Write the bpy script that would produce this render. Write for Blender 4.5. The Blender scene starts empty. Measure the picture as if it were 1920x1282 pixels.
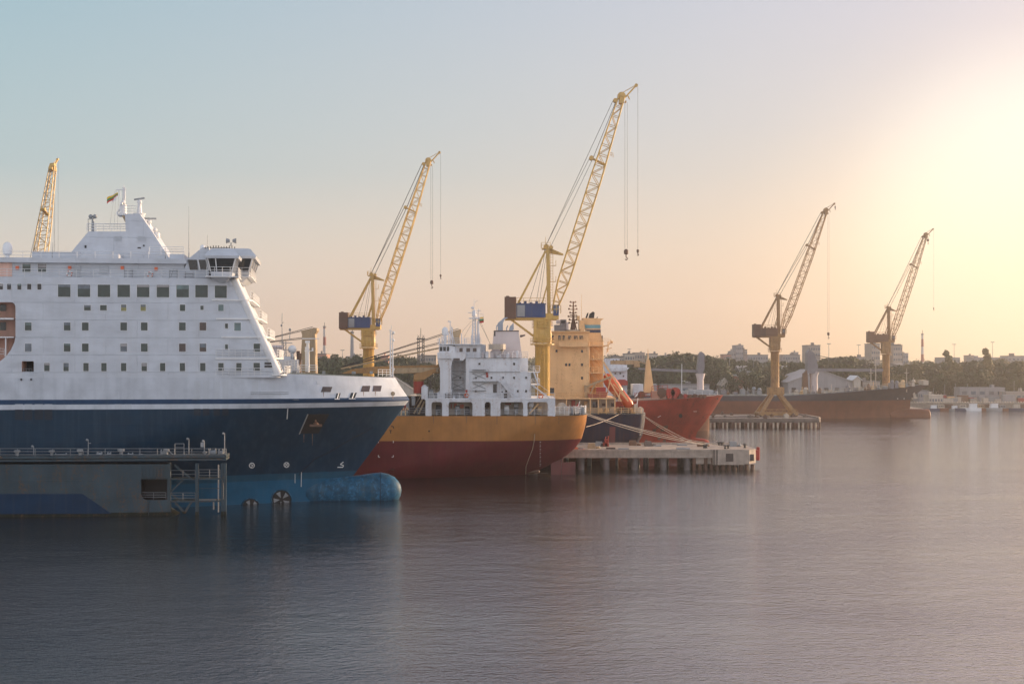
import bpy, bmesh, math, random
from mathutils import Vector, Matrix
from mathutils.bvhtree import BVHTree
random.seed(7)
R = math.radians
C = bpy.context.scene
COL = C.collection
F, H, HZ = 2666.7, 20.0, 675.0

# ---------------------------------------------------------------- frames
class Frame:
    """local frame: u along the hull, v away from the viewer's side, z up"""
    def __init__(s, px, Y, yaw=0.0):
        s.O = Vector(((px-960)*Y/F, Y, 0)); s.yaw = R(yaw)
        s.c, s.s = math.cos(s.yaw), math.sin(s.yaw)
    def p(s, x, y, v=0.0):
        dx, dy, dz = (x-960)/F, 1.0, (HZ-y)/F
        nx, ny = -s.s, s.c
        t = (v + s.O.x*nx + s.O.y*ny)/(dx*nx + dy*ny)
        X, Y, Z = dx*t - s.O.x, dy*t - s.O.y, H + dz*t
        return Vector((X*s.c + Y*s.s, -X*s.s + Y*s.c, Z))
    def ray(s, x, y):
        o = Vector((0, 0, H)) - s.O; d = Vector(((x-960)/F, 1.0, (HZ-y)/F)).normalized()
        rt = lambda w: Vector((w.x*s.c + w.y*s.s, -w.x*s.s + w.y*s.c, w.z))
        return rt(o), rt(d)

# ---------------------------------------------------------------- mesh builder
class MB:
    def __init__(s): s.v, s.f, s.mi, s.m = [], [], [], 0
    def add(s, vs, fs):
        n = len(s.v); s.v += [tuple(a) for a in vs]
        for f in fs: s.f.append(tuple(n+i for i in f)); s.mi.append(s.m)
        return s
    def box(s, x0, x1, y0, y1, z0, z1):
        vs = [(x, y, z) for z in (z0, z1) for y in (y0, y1) for x in (x0, x1)]
        return s.add(vs, [(0,2,3,1),(4,5,7,6),(0,1,5,4),(2,6,7,3),(0,4,6,2),(1,3,7,5)])
    def pbox(s, fr, x0, x1, y0, y1, v0, v1):
        a = fr.p(x0, y1, v0); b = fr.p(x1, y0, v0)
        return s.box(a.x, b.x, v0, v1, a.z, b.z)
    def prism(s, pts, v0, v1):
        n = len(pts); vs = [(p[0], v0, p[1]) for p in pts] + [(p[0], v1, p[1]) for p in pts]
        return s.add(vs, [tuple(range(n)), tuple(range(2*n-1, n-1, -1))] + [(i, i+n, (i+1) % n+n, (i+1) % n) for i in range(n)])
    def pprism(s, fr, pts, v0, v1):
        q = [fr.p(x, y, v0) for x, y in pts]
        return s.prism([(a.x, a.z) for a in q], v0, v1)
    def zprism(s, pts, z0, z1):
        n = len(pts); vs = [(p[0], p[1], z0) for p in pts] + [(p[0], p[1], z1) for p in pts]
        return s.add(vs, [tuple(range(n-1, -1, -1)), tuple(range(n, 2*n))] + [(i, (i+1) % n, (i+1) % n+n, i+n) for i in range(n)])
    def tube(s, a, b, r, r2=None, n=6):
        a, b = Vector(a), Vector(b); d = b-a
        if d.length < 1e-6: return s
        r2 = r if r2 is None else r2
        z = d.normalized(); x = z.orthogonal().normalized(); y = z.cross(x)
        vs = []
        for c, rr in ((a, r), (b, r2)):
            for i in range(n):
                t = 2*math.pi*(i+.5)/n; vs.append(c + x*rr*math.cos(t) + y*rr*math.sin(t))
        return s.add(vs, [tuple(range(n-1, -1, -1)), tuple(range(n, 2*n))] + [(i, (i+1) % n, (i+1) % n+n, i+n) for i in range(n)])
    def path(s, pts, r, n=5):
        for a, b in zip(pts, pts[1:]): s.tube(a, b, r, n=n)
        return s
    def beam(s, a, b, w, h):
        """rectangular bar, w across (v), h in the vertical plane"""
        a, b = Vector(a), Vector(b); d = (b-a).normalized()
        side = Vector((0, 1, 0)) if abs(d.y) < .9 else Vector((1, 0, 0))
        up = d.cross(side).normalized(); side = up.cross(d).normalized()
        vs = [c + side*i*w/2 + up*j*h/2 for c in (a, b) for i, j in ((-1,-1),(1,-1),(1,1),(-1,1))]
        return s.add(vs, [(0,3,2,1),(4,5,6,7),(0,1,5,4),(1,2,6,5),(2,3,7,6),(3,0,4,7)])
    def lathe(s, c, prof, n=12, axis='z', sy=1.0):
        vs = []; c = Vector(c)
        for r, h in prof:
            for i in range(n):
                t = 2*math.pi*i/n
                if axis == 'z': vs.append(c + Vector((r*math.cos(t), r*math.sin(t)*sy, h)))
                elif axis == 'x': vs.append(c + Vector((h, r*math.cos(t)*sy, r*math.sin(t))))
                else: vs.append(c + Vector((r*math.cos(t), h, r*math.sin(t))))
        fs = [(k*n+i, k*n+(i+1) % n, (k+1)*n+(i+1) % n, (k+1)*n+i) for k in range(len(prof)-1) for i in range(n)]
        fs += [tuple(range(n-1, -1, -1)), tuple(range((len(prof)-1)*n, len(prof)*n))]
        return s.add(vs, fs)
    def ball(s, c, r, n=10, sz=1.0):
        return s.lathe(c, [(max(.001, r*math.sin(math.pi*k/8)), -r*sz*math.cos(math.pi*k/8)) for k in range(9)], n)
    def build(s, name, mats, parent=None, smooth=0, weld=False):
        me = bpy.data.meshes.new(name); me.from_pydata(s.v, [], s.f)
        if not isinstance(mats, (list, tuple)): mats = [mats]
        for m in mats: me.materials.append(M[m] if isinstance(m, str) else m)
        for p, i in zip(me.polygons, s.mi): p.material_index = i
        bm = bmesh.new(); bm.from_mesh(me)
        if weld: bmesh.ops.remove_doubles(bm, verts=bm.verts, dist=.004)
        bmesh.ops.recalc_face_normals(bm, faces=bm.faces); bm.to_mesh(me); bm.free()
        if smooth:
            for p in me.polygons: p.use_smooth = True
            me.set_sharp_from_angle(angle=R(smooth))
        o = bpy.data.objects.new(name, me); COL.objects.link(o)
        if parent: o.parent = parent
        return o

def tag(o, label=None, cat=None, group=None, kind=None):
    if label: o['label'] = label
    if cat: o['category'] = cat
    if group: o['group'] = group
    if kind: o['kind'] = kind
    return o
def thing(name, label, cat, loc=(0,0,0), rz=0, group=None):
    o = bpy.data.objects.new(name, None); COL.objects.link(o)
    o.empty_display_size = .5; o.location = loc; o.rotation_euler = (0, 0, rz)
    return tag(o, label, cat, group)
def fthing(name, label, cat, fr, group=None): return thing(name, label, cat, fr.O, fr.yaw, group)
def dup(root, loc, rz=None, sc=None, label=None, group=None):
    r = root.copy(); COL.objects.link(r); r.location = loc
    if rz is not None: r.rotation_euler = (0, 0, rz)
    if sc is not None: r.scale = (sc, sc, sc)
    if label: r['label'] = label
    if group: r['group'] = group
    for ch in list(root.children):
        c = ch.copy(); COL.objects.link(c); c.parent = r
        for g in list(ch.children):
            d = g.copy(); COL.objects.link(d); d.parent = c
    return r

def rail(mb, pts, h=1.1, n=3, r=.03, sp=1.5):
    for a, b in zip(pts, pts[1:]):
        a, b = Vector(a), Vector(b); k = max(1, round((b-a).length/sp))
        for i in range(k+1):
            q = a.lerp(b, i/k); mb.tube(q, q+Vector((0,0,h)), r, n=4)
        for j in range(n):
            d = Vector((0,0,h*(j+1)/n)); mb.tube(a+d, b+d, r, n=4)
    return mb
def ladder(mb, a, b, w=.5, r=.03):
    a, b = Vector(a), Vector(b); s = Vector((w/2, 0, 0)); mb.tube(a-s, b-s, r, n=4); mb.tube(a+s, b+s, r, n=4)
    k = int((b-a).length/.5)
    for i in range(k): q = a.lerp(b, (i+.5)/k); mb.tube(q-s, q+s, r*.8, n=4)
def stair(mb, a, b, w=.9):
    a, b = Vector(a), Vector(b)
    for s in (-w/2, w/2):
        d = Vector((0, s, 0)); mb.beam(a+d, b+d, .06, .25); u = Vector((0,0,1)); mb.tube(a+d+u, b+d+u, .03, n=4)
    k = max(3, int(abs(b.z-a.z)/.3))
    for i in range(k):
        q = a.lerp(b, (i+.5)/k); mb.box(q.x-.13, q.x+.13, q.y-w/2+.04, q.y+w/2-.04, q.z-.02, q.z+.02)

def hull(mb, vc, B, zs, right, left, dz=lambda u: 0.0, n=22, nm=10, deck=1):
    """zs levels; right(z), left(z) -> (end u, entrance length, fullness power)"""
    f = lambda t, p: math.sin(math.pi/2*min(1, max(0, t)))**p
    rows = []
    for k, z in enumerate(zs):
        xr, Lr, pr = right(z); xl, Ll, pl = left(z)
        us = [xr-Lr*(i/n)**2 for i in range(n+1)]
        us += [xr-Lr + ((xl+Ll)-(xr-Lr))*(i/nm) for i in range(1, nm)]
        us += [xl+Ll*(1-i/n)**2 for i in range(n+1)]
        top = k == len(zs)-1
        rows.append([(u, B*f((xr-u)/Lr, pr)*f((u-xl)/Ll, pl), z + (dz(u)*max(0, (z-zs[0])/(zs[-1]-zs[0]))**2)) for u in us])
    m = len(rows[0])
    for sgn in (-1, 1):
        vs = [(u, vc+sgn*b, z) for row in rows for u, b, z in row]
        fs = [(k*m+i, k*m+i+1, (k+1)*m+i+1, (k+1)*m+i) for k in range(len(rows)-1) for i in range(m-1)]
        mb.add(vs, fs)
    for row, mi in ((rows[0], 0), (rows[-1], deck)):
        old = mb.m; mb.m = mi
        vs = [(u, vc+s*b, z) for s in (-1, 1) for u, b, z in row]
        mb.add(vs, [(i, i+1, m+i+1, m+i) for i in range(m-1)]); mb.m = old
def lut(tab):
    def g(z):
        if z <= tab[0][0]: return tab[0][1:]
        for a, b in zip(tab, tab[1:]):
            if z <= b[0]:
                t = (z-a[0])/(b[0]-a[0]); return tuple(x+(y-x)*t for x, y in zip(a[1:], b[1:]))
        return tab[-1][1:]
    return g

def bvh_of(objs):
    vs, fs = [], []
    for o in objs:
        n = len(vs); vs += [v.co.copy() for v in o.data.vertices]; fs += [tuple(n+i for i in p.vertices) for p in o.data.polygons]
    return BVHTree.FromPolygons(vs, fs)
def onto(fr, bvh, x, y, off=.05):
    o, d = fr.ray(x, y); hit, nrm, _, _ = bvh.ray_cast(o, d)
    if hit is None: return None
    if nrm.dot(d) > 0: nrm = -nrm
    return hit + nrm*off
def patch(mb, fr, bvh, q, off=.05, nx=4, ny=3, back=.1):
    """thin plate following a hull, corners q in order tl, tr, br, bl"""
    tl, tr, br, bl = [Vector((a[0], a[1])) for a in q]
    g = []
    for o in (off, off-back):
        for j in range(ny+1):
            for i in range(nx+1):
                a = tl.lerp(tr, i/nx).lerp(bl.lerp(br, i/nx), j/ny); h = onto(fr, bvh, a.x, a.y, o)
                if h is None: return
                g.append(h)
    N = (nx+1)*(ny+1); w = nx+1
    fs = [(j*w+i, j*w+i+1, (j+1)*w+i+1, (j+1)*w+i) for j in range(ny) for i in range(nx)]
    fs += [tuple(N+k for k in f[::-1]) for f in fs]
    ring = [i for i in range(w)] + [j*w+nx for j in range(1, ny+1)] + [ny*w+i for i in range(nx-1, -1, -1)] + [j*w for j in range(ny-1, 0, -1)]
    fs += [(ring[k], ring[(k+1) % len(ring)], N+ring[(k+1) % len(ring)], N+ring[k]) for k in range(len(ring))]
    mb.add(g, fs)
def disc(mb, fr, bvh, x, y, rx, ry, off=.05, n=18, a0=0, a1=2*math.pi):
    c = onto(fr, bvh, x, y, off); vs = [c]
    for i in range(n+1):
        t = a0+(a1-a0)*i/n; h = onto(fr, bvh, x+rx*math.cos(t), y-ry*math.sin(t), off)
        if h is None: return
        vs.append(h)
    mb.add(vs, [(0, i, i+1) for i in range(1, n+1)])
def stroke(mb, fr, bvh, pts, r=.05, off=.03):
    q = [onto(fr, bvh, x, y, off) for x, y in pts]
    for a, b in zip(q, q[1:]):
        if a and b: mb.tube(a, b, r, n=4)

# ---------------------------------------------------------------- materials
M = {}
def nt_new(name):
    m = bpy.data.materials.new(name); m.use_nodes = True; nt = m.node_tree
    for n in list(nt.nodes): nt.nodes.remove(n)
    out = nt.nodes.new('ShaderNodeOutputMaterial'); b = nt.nodes.new('ShaderNodeBsdfPrincipled')
    nt.links.new(b.outputs[0], out.inputs['Surface']); M[name] = m
    return m, nt, b
def N(nt, t, **kw):
    n = nt.nodes.new(t)
    for k, v in kw.items():
        if k.startswith('i_'): n.inputs[int(k[2:]) if k[2:].isdigit() else k[2:]].default_value = v
        else: setattr(n, k, v)
    return n
def noise(nt, vec, scale, detail=3, rough=.55, sc3=None):
    if sc3:
        mp = N(nt, 'ShaderNodeMapping'); mp.inputs['Scale'].default_value = sc3; nt.links.new(vec, mp.inputs[0]); vec = mp.outputs[0]
    n = N(nt, 'ShaderNodeTexNoise'); n.inputs['Scale'].default_value = scale; n.inputs['Detail'].default_value = detail
    n.inputs['Roughness'].default_value = rough; nt.links.new(vec, n.inputs['Vector']); return n.outputs['Fac']
def mrange(nt, val, a, b, c, d):
    n = N(nt, 'ShaderNodeMapRange'); nt.links.new(val, n.inputs[0])
    for i, x in enumerate((a, b, c, d)): n.inputs[i+1].default_value = x
    return n.outputs[0]
def mix(nt, fac, a, b, mode='MIX'):
    n = N(nt, 'ShaderNodeMix', data_type='RGBA', blend_type=mode)
    for sock, v in ((n.inputs[0], fac), (n.inputs[6], a), (n.inputs[7], b)):
        if isinstance(v, bpy.types.NodeSocket): nt.links.new(v, sock)
        elif isinstance(v, (int, float)): sock.default_value = v
        else: sock.default_value = (*v, 1)
    return n.outputs[2]
def math_(nt, op, a, b=None):
    n = N(nt, 'ShaderNodeMath', operation=op)
    for i, v in enumerate((a, b)):
        if v is None: continue
        if isinstance(v, bpy.types.NodeSocket): nt.links.new(v, n.inputs[i])
        else: n.inputs[i].default_value = v
    return n.outputs[0]
def paint(name, col, rough=.5, var=.18, streak=.25, rust=0.0, rustcol=(.16,.06,.025), metallic=0, bump=.15, bands=None, nscale=.35, grime=None, plates=0.0):
    """ship paint: large patches, vertical run-off streaks, rust, welded plates; bands = [(z, colour)...] rising"""
    m, nt, b = nt_new(name)
    tc = N(nt, 'ShaderNodeTexCoord').outputs['Object']
    sep = N(nt, 'ShaderNodeSeparateXYZ'); nt.links.new(tc, sep.inputs[0])
    c = None
    if bands:
        zz = sep.outputs[2]
        c = mix(nt, 0.0, bands[0][1], bands[0][1])
        for z, cc in bands[1:]:
            g = mrange(nt, zz, z-.02, z+.02, 0, 1); c = mix(nt, g, c, cc)
    else: c = mix(nt, 0.0, col, col)
    n1 = noise(nt, tc, nscale, 4); c = mix(nt, 1.0, c, mix(nt, mrange(nt, n1, .3, .7, 0, 1), (1-var,)*3, (1+var*.4,)*3), 'MULTIPLY')
    st = noise(nt, tc, 1.0, 4, .6, (1.3, 1.3, .07))
    if streak: c = mix(nt, mrange(nt, st, .48, .75, 0, streak), c, grime or (.12,.10,.08))
    n3 = noise(nt, tc, 3.0, 5, .7)
    if rust:
        st2 = noise(nt, tc, .8, 5, .65, (1.1, 1.1, .28))
        c = mix(nt, mrange(nt, math_(nt, 'MULTIPLY', st2, n3), .30-.08*rust, .42-.08*rust, 0, min(1, .5+rust*.4)), c, rustcol)
    nt.links.new(c, b.inputs['Base Color']); b.inputs['Metallic'].default_value = metallic
    nt.links.new(mrange(nt, n3, .3, .7, rough-.08, rough+.1), b.inputs['Roughness'])
    if 'hull' in name or 'bulb' in name or 'dock' in name: b.inputs['Specular IOR Level'].default_value = .22
    h = noise(nt, tc, .45, 2, .5, (.7, .7, 1.6))
    if plates:
        br = N(nt, 'ShaderNodeTexBrick'); mp = N(nt, 'ShaderNodeMapping'); cmb = N(nt, 'ShaderNodeCombineXYZ')
        nt.links.new(sep.outputs[0], cmb.inputs[0]); nt.links.new(sep.outputs[2], cmb.inputs[1]); nt.links.new(cmb.outputs[0], br.inputs['Vector'])
        br.inputs['Scale'].default_value = 1; br.inputs['Brick Width'].default_value = 8; br.inputs['Row Height'].default_value = 2.3
        br.inputs['Mortar Size'].default_value = .05; br.inputs['Mortar Smooth'].default_value = .6
        h = math_(nt, 'ADD', h, math_(nt, 'MULTIPLY', br.outputs['Fac'], plates))
    bp = N(nt, 'ShaderNodeBump'); bp.inputs['Strength'].default_value = bump; bp.inputs['Distance'].default_value = .25
    nt.links.new(h, bp.inputs['Height']); nt.links.new(bp.outputs[0], b.inputs['Normal'])
    return m
WHITE = (.55,.58,.63)
NAVY = (.004,.019,.060)
paint('ferry_hull_paint', WHITE, .38, .20, .16, bump=.18, plates=.35, grime=(.10,.15,.19),
      bands=[(-9,(.008,.10,.19)), (3.2,(.010,.075,.13)), (4.15,(.0012,.029,.062)), (13.5,WHITE), (14.16,(.012,.05,.12)), (14.8,WHITE)])
paint('bulb_paint', (.008,.09,.17), .5, .5, .6, grime=(.07,.11,.12), nscale=1.1, rust=.6, rustcol=(.05,.20,.34), bump=.3)
paint('ferry_white', WHITE, .42, .16, .14, bump=.55, plates=.5, grime=(.4,.37,.33))
paint('trim_white', (.75,.75,.75), .5, .1, .25, grime=(.35,.27,.2))
paint('deck_green', (.10,.13,.12), .7, .2, .0)
paint('panel_grey', (.50,.53,.57), .5, .1, .1)
paint('panel_navy', (.0012,.012,.028), .6, .1, 0)
paint('recess_sunlit_pink', (.80,.50,.40), .6, .15, .2)  # white recess walls coloured pink for the sunlight reflected inside
paint('dock_grey', (.085,.115,.125), .55, .25, .5, rust=.5, bump=.3, plates=.8, grime=(.05,.055,.045), rustcol=(.13,.07,.035), bands=[(-9,(.012,.015,.009)), (.45,(.045,.072,.090))])
paint('dock_blue', (.003,.028,.070), .5, .2, .2)
paint('dark_steel', (.03,.032,.035), .55, .2, .2)
paint('galv', (.30,.31,.32), .45, .2, .3, metallic=.3)
paint('ochre_hull', (.4,.2,.07), .42, .22, .25, bump=.12, plates=.3, grime=(.16,.08,.03), bands=[(-9,(.14,.015,.02)), (6.35,(.44,.19,.052))])
paint('rudder_red', (.16,.03,.028), .5, .3, .3)
paint('ship_white', (.70,.71,.74), .5, .13, .35, rust=.12, grime=(.40,.30,.24), rustcol=(.34,.19,.11), bump=.3)
paint('gallery_cream', (.60,.50,.40), .6, .2, .4)
paint('funnel_pink', (.66,.57,.55), .5, .1, .3, grime=(.4,.25,.2))
paint('duct_grey', (.34,.38,.44), .35, .2, .2, metallic=.5)
paint('tan_house', (.86,.56,.28), .5, .12, .3, rust=.1, grime=(.45,.24,.1), rustcol=(.35,.17,.07), bump=.3)
paint('tan_crane', (.50,.36,.21), .5, .2, .4, rust=.15)
paint('crane_yellow', (.62,.38,.09), .45, .2, .35, rust=.12, grime=(.30,.17,.06), bump=.1)
paint('crane_pale', (.42,.23,.08), .5, .25, .5, rust=.75, grime=(.30,.17,.07))
paint('crane_blue', (.02,.055,.17), .45, .25, .3, rust=.1)
paint('crane_brown', (.13,.065,.04), .6, .25, .5, rust=.5)
paint('crane_rust', (.22,.11,.055), .6, .25, .5, rust=.5)
paint('wire', (.06,.05,.045), .5, .1, 0)
paint('orange_deck', (.46,.24,.08), .55, .2, .4, rust=.3)
paint('red_paint', (.42,.035,.02), .45, .25, .3, rust=.15)
paint('navy_hull', (.02,.03,.06), .5, .3, .4, rust=.45, bump=.2, plates=.3, grime=(.09,.04,.03), rustcol=(.06,.018,.015), bands=[(-9,(.20,.05,.03)), (3.6,(.010,.012,.035))])
paint('red_hull', (.3,.05,.03), .5, .3, .4, rust=.45, bump=.2, plates=.4, grime=(.22,.05,.03), rustcol=(.10,.03,.02), bands=[(-9,(.10,.03,.022)), (1.7,(.36,.058,.03)), (5.8,(.33,.048,.027))])  # lowest band darkened to paint in the shade under the pier
paint('lifeboat_orange', (.68,.12,.03), .35, .1, .15)
paint('slate_hull', (.1,.1,.12), .5, .25, .3, rust=.2, bump=.1, bands=[(-9,(.22,.08,.04)), (6.1,(.075,.068,.08))])
paint('grey_crane', (.24,.22,.23), .5, .2, .3)
paint('soot_and_shade_black', (.012,.010,.010), .6, .1, 0)  # soot on exhausts, also painted shade in holes and tunnels
paint('stripe_blue', (.16,.38,.46), .5, .1, .1)
paint('stripe_dark', (.03,.045,.10), .5, .1, .1)
paint('rope', (.62,.50,.38), .8, .2, 0)
paint('shed_cream', (.55,.48,.40), .6, .1, .3)
paint('shed_roof', (.46,.42,.40), .6, .15, .4)
paint('brick_pink', (.50,.27,.20), .8, .15, .2)
paint('block_pale', (.42,.36,.31), .8, .12, .25)
paint('block_grey', (.36,.34,.34), .8, .12, .25)
paint('roof_red', (.30,.10,.06), .8, .2, .2)
paint('roof_grey', (.19,.18,.18), .7, .2, .2)
paint('dish_white', (.8,.8,.8), .4, .03, 0)
paint('rust_stain', (.22,.13,.08), .7, .3, 0); paint('mark_white', (.7,.7,.68), .6, .1, 0)
paint('mark_black', (.03,.02,.015), .6, .1, 0)
paint('flag_yellow', (.8,.5,.05), .8, .05, 0); paint('flag_green', (.05,.25,.08), .8, .05, 0); paint('flag_red', (.55,.03,.04), .8, .05, 0)
paint('chimney_grey', (.33,.33,.35), .8, .1, .2)
def chimney_mat():
    m, nt, b = nt_new('chimney_striped'); tc = N(nt, 'ShaderNodeTexCoord').outputs['Object']; sep = N(nt, 'ShaderNodeSeparateXYZ'); nt.links.new(tc, sep.inputs[0])
    w = math_(nt, 'FRACT', math_(nt, 'MULTIPLY', sep.outputs[2], .085)); g = mrange(nt, w, .49, .51, 0, 1)
    up = mrange(nt, sep.outputs[2], 16, 16.5, 0, 1)
    c = mix(nt, up, (.34,.30,.28), mix(nt, g, (.62,.56,.52), (.36,.09,.06)))
    nt.links.new(c, b.inputs['Base Color']); b.inputs['Roughness'].default_value = .8
chimney_mat()
def concrete(name, col, s=.6):
    m, nt, b = nt_new(name); tc = N(nt, 'ShaderNodeTexCoord').outputs['Object']
    a = noise(nt, tc, s, 6, .65); d = noise(nt, tc, 1.0, 4, .6, (1.5, 1.5, .1))
    c = mix(nt, mrange(nt, a, .3, .7, 0, 1), tuple(x*.62 for x in col), tuple(min(1, x*1.15) for x in col))
    c = mix(nt, mrange(nt, d, .5, .75, 0, .5), c, tuple(x*.45 for x in col))
    nt.links.new(c, b.inputs['Base Color']); b.inputs['Roughness'].default_value = .85
    bp = N(nt, 'ShaderNodeBump'); bp.inputs['Strength'].default_value = .4; bp.inputs['Distance'].default_value = .1
    nt.links.new(noise(nt, tc, 4, 5), bp.inputs['Height']); nt.links.new(bp.outputs[0], b.inputs['Normal'])
concrete('concrete', (.46,.37,.30)); concrete('old_concrete', (.22,.17,.14)); concrete('pile_concrete', (.20,.17,.16)); concrete('earth', (.13,.12,.07), .02)
concrete('quay_stone', (.36,.30,.24))
def glass(name, col, rough=.08):
    m, nt, b = nt_new(name); tc = N(nt, 'ShaderNodeTexCoord').outputs['Object']
    c = mix(nt, mrange(nt, noise(nt, tc, .9, 3), .35, .65, 0, 1), col, tuple(x*.55 for x in col))
    nt.links.new(c, b.inputs['Base Color']); b.inputs['Roughness'].default_value = rough; b.inputs['IOR'].default_value = 1.5
glass('glass_green', (.035,.062,.055)); glass('glass_dark', (.010,.014,.018)); glass('glass_teal', (.14,.22,.22)); glass('glass_yellow', (.32,.30,.10)); glass('glass_pale', (.16,.20,.24)); glass('glass_brown', (.07,.045,.04))
def leaf_mat(name, a, b_):
    m, nt, b = nt_new(name); tc = N(nt, 'ShaderNodeTexCoord').outputs['Object']; oi = N(nt, 'ShaderNodeObjectInfo')
    c = mix(nt, mrange(nt, noise(nt, tc, .28, 3), .35, .65, 0, 1), a, b_)
    c = mix(nt, 1.0, c, mix(nt, oi.outputs['Random'], (.7,.75,.7), (1.25,1.15,.9)), 'MULTIPLY')
    nt.links.new(c, b.inputs['Base Color']); b.inputs['Roughness'].default_value = .7
leaf_mat('leaf', (.030,.045,.014), (.085,.095,.026)); leaf_mat('leaf_olive_backlit', (.10,.09,.03), (.20,.16,.06)); paint('bark', (.07,.05,.035), .9, .2, .2)  # olive leaf lightened: backlight on the right-hand trees put into its colour
def water_mat():
    m, nt, b = nt_new('water_surface'); tc = N(nt, 'ShaderNodeTexCoord').outputs['Object']
    b.inputs['Base Color'].default_value = (.012,.016,.018,1); b.inputs['Roughness'].default_value = .06; b.inputs['IOR'].default_value = 2.6
    a = noise(nt, tc, 1.25, 4, .6, (1.0, 1.5, 1)); c = noise(nt, tc, .30, 3, .55, (.8, 1.2, 1)); d = noise(nt, tc, .02, 3, .5, (1, 2.6, 1)); e = noise(nt, tc, 4.2, 2, .5)
    h = math_(nt, 'ADD', math_(nt, 'MULTIPLY', a, math_(nt, 'MULTIPLY', mrange(nt, d, .35, .65, .5, 1.0), .30)), math_(nt, 'MULTIPLY', c, math_(nt, 'MULTIPLY', mrange(nt, noise(nt, tc, .011, 3, .5, (1, 2.2, 1)), .35, .65, .5, 1.1), .34)))
    h = math_(nt, 'ADD', h, math_(nt, 'MULTIPLY', e, .06)); h = math_(nt, 'MULTIPLY', h, .4)
    bp = N(nt, 'ShaderNodeBump'); bp.inputs['Strength'].default_value = 1.0; bp.inputs['Distance'].default_value = 1.0
    nt.links.new(h, bp.inputs['Height']); nt.links.new(bp.outputs[0], b.inputs['Normal'])
water_mat()

# ---------------------------------------------------------------- camera, sun, sky, air
cam_d = bpy.data.cameras.new('camera'); cam = bpy.data.objects.new('camera', cam_d); COL.objects.link(cam); C.camera = cam
cam.location = (0, 0, H); cam.rotation_euler = (R(90), 0, 0)
cam_d.lens = 50; cam_d.sensor_width = 36; cam_d.shift_y = (HZ-641)/1920; cam_d.clip_end = 20000; cam_d.clip_start = .5
SAZ, SEL = 59, 10
sd = bpy.data.lights.new('sun', 'SUN'); sun = bpy.data.objects.new('sun', sd); COL.objects.link(sun)
sd.energy = 5.0; sd.angle = R(.5); sd.color = (1.0, .72, .45)
sdir = Vector((math.sin(R(SAZ))*math.cos(R(SEL)), math.cos(R(SAZ))*math.cos(R(SEL)), math.sin(R(SEL))))
sun.rotation_euler = sdir.to_track_quat('Z', 'Y').to_euler()
W = bpy.data.worlds.new('World'); C.world = W; W.use_nodes = True
def world():
    nt = W.node_tree
    for n in list(nt.nodes): nt.nodes.remove(n)
    out = N(nt, 'ShaderNodeOutputWorld'); tc = N(nt, 'ShaderNodeTexCoord').outputs['Generated']
    sep = N(nt, 'ShaderNodeSeparateXYZ'); nt.links.new(tc, sep.inputs[0]); x, y, z = sep.outputs
    def ramp(stops):
        r = N(nt, 'ShaderNodeValToRGB'); nt.links.new(z, r.inputs[0]); e = r.color_ramp.elements
        while len(e) > 1: e.remove(e[-1])
        e[0].position = stops[0][0]; e[0].color = (*stops[0][1], 1)
        for p, c in stops[1:]: q = e.new(p); q.color = (*c, 1)
        return r.outputs[0]
    left = ramp([(0,(.80,.59,.46)), (.05,(.66,.56,.49)), (.13,(.34,.42,.46)), (.24,(.25,.37,.44)), (.40,(.02,.08,.13)), (1,(.015,.05,.085))])
    right = ramp([(0,(.74,.50,.30)), (.08,(.63,.48,.39)), (.16,(.50,.43,.45)), (.245,(.46,.41,.49)), (.36,(1.6,1.22,1.4)), (.65,(.5,.42,.5)), (1,(.05,.07,.1))])
    az = mrange(nt, x, -.34, .42, 0, 1)
    c = mix(nt, az, left, right)
    back = ramp([(0,(.98,.92,.94)), (.3,(.76,.79,.90)), (1,(.16,.22,.32))])
    c = mix(nt, mrange(nt, y, -.2, .55, 1, 0), c, back)
    def lobe(azd, eld, lo, col):
        nonlocal c
        d = (math.sin(R(azd))*math.cos(R(eld)), math.cos(R(azd))*math.cos(R(eld)), math.sin(R(eld)))
        v = N(nt, 'ShaderNodeVectorMath', operation='DOT_PRODUCT'); nt.links.new(tc, v.inputs[0]); v.inputs[1].default_value = d
        m = N(nt, 'ShaderNodeMapRange', interpolation_type='SMOOTHERSTEP'); nt.links.new(v.outputs['Value'], m.inputs[0])
        m.inputs[1].default_value = math.cos(R(lo)); m.inputs[2].default_value = 1.0
        c = mix(nt, m.outputs[0], c, tuple(a for a in col), 'ADD')
    lobe(20.5, 4.6, 9, (.14,.16,.14)); lobe(20.5, 1.5, 14, (.13,.09,.045)); lobe(26, -3, 22, (.05,.025,.0))
    bg1 = N(nt, 'ShaderNodeBackground'); nt.links.new(c, bg1.inputs[0]); bg1.inputs[1].default_value = SKYG
    sk = N(nt, 'ShaderNodeTexSky'); sk.sky_type = 'NISHITA'; sk.sun_disc = False; sk.sun_elevation = R(SEL); sk.sun_rotation = R(SAZ)
    sk.air_density = 1.5; sk.dust_density = 3; sk.altitude = 20
    bg2 = N(nt, 'ShaderNodeBackground'); nt.links.new(sk.outputs[0], bg2.inputs[0]); bg2.inputs[1].default_value = SKYN
    ad = N(nt, 'ShaderNodeAddShader'); nt.links.new(bg1.outputs[0], ad.inputs[0]); nt.links.new(bg2.outputs[0], ad.inputs[1]); nt.links.new(ad.outputs[0], out.inputs[0])
SKYG, SKYN = .9, .03
world()
C.view_settings.view_transform = 'Standard'; C.view_settings.look = 'None'; C.view_settings.exposure = .45; C.view_settings.gamma = 1
C.cycles.use_denoising = True; C.cycles.volume_bounces = 0; C.cycles.max_bounces = 6; C.cycles.diffuse_bounces = 2; C.cycles.glossy_bounces = 3
C.cycles.use_adaptive_sampling = True; C.cycles.adaptive_threshold = .02; C.cycles.sample_clamp_indirect = 4
HAZE = .00036
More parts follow.
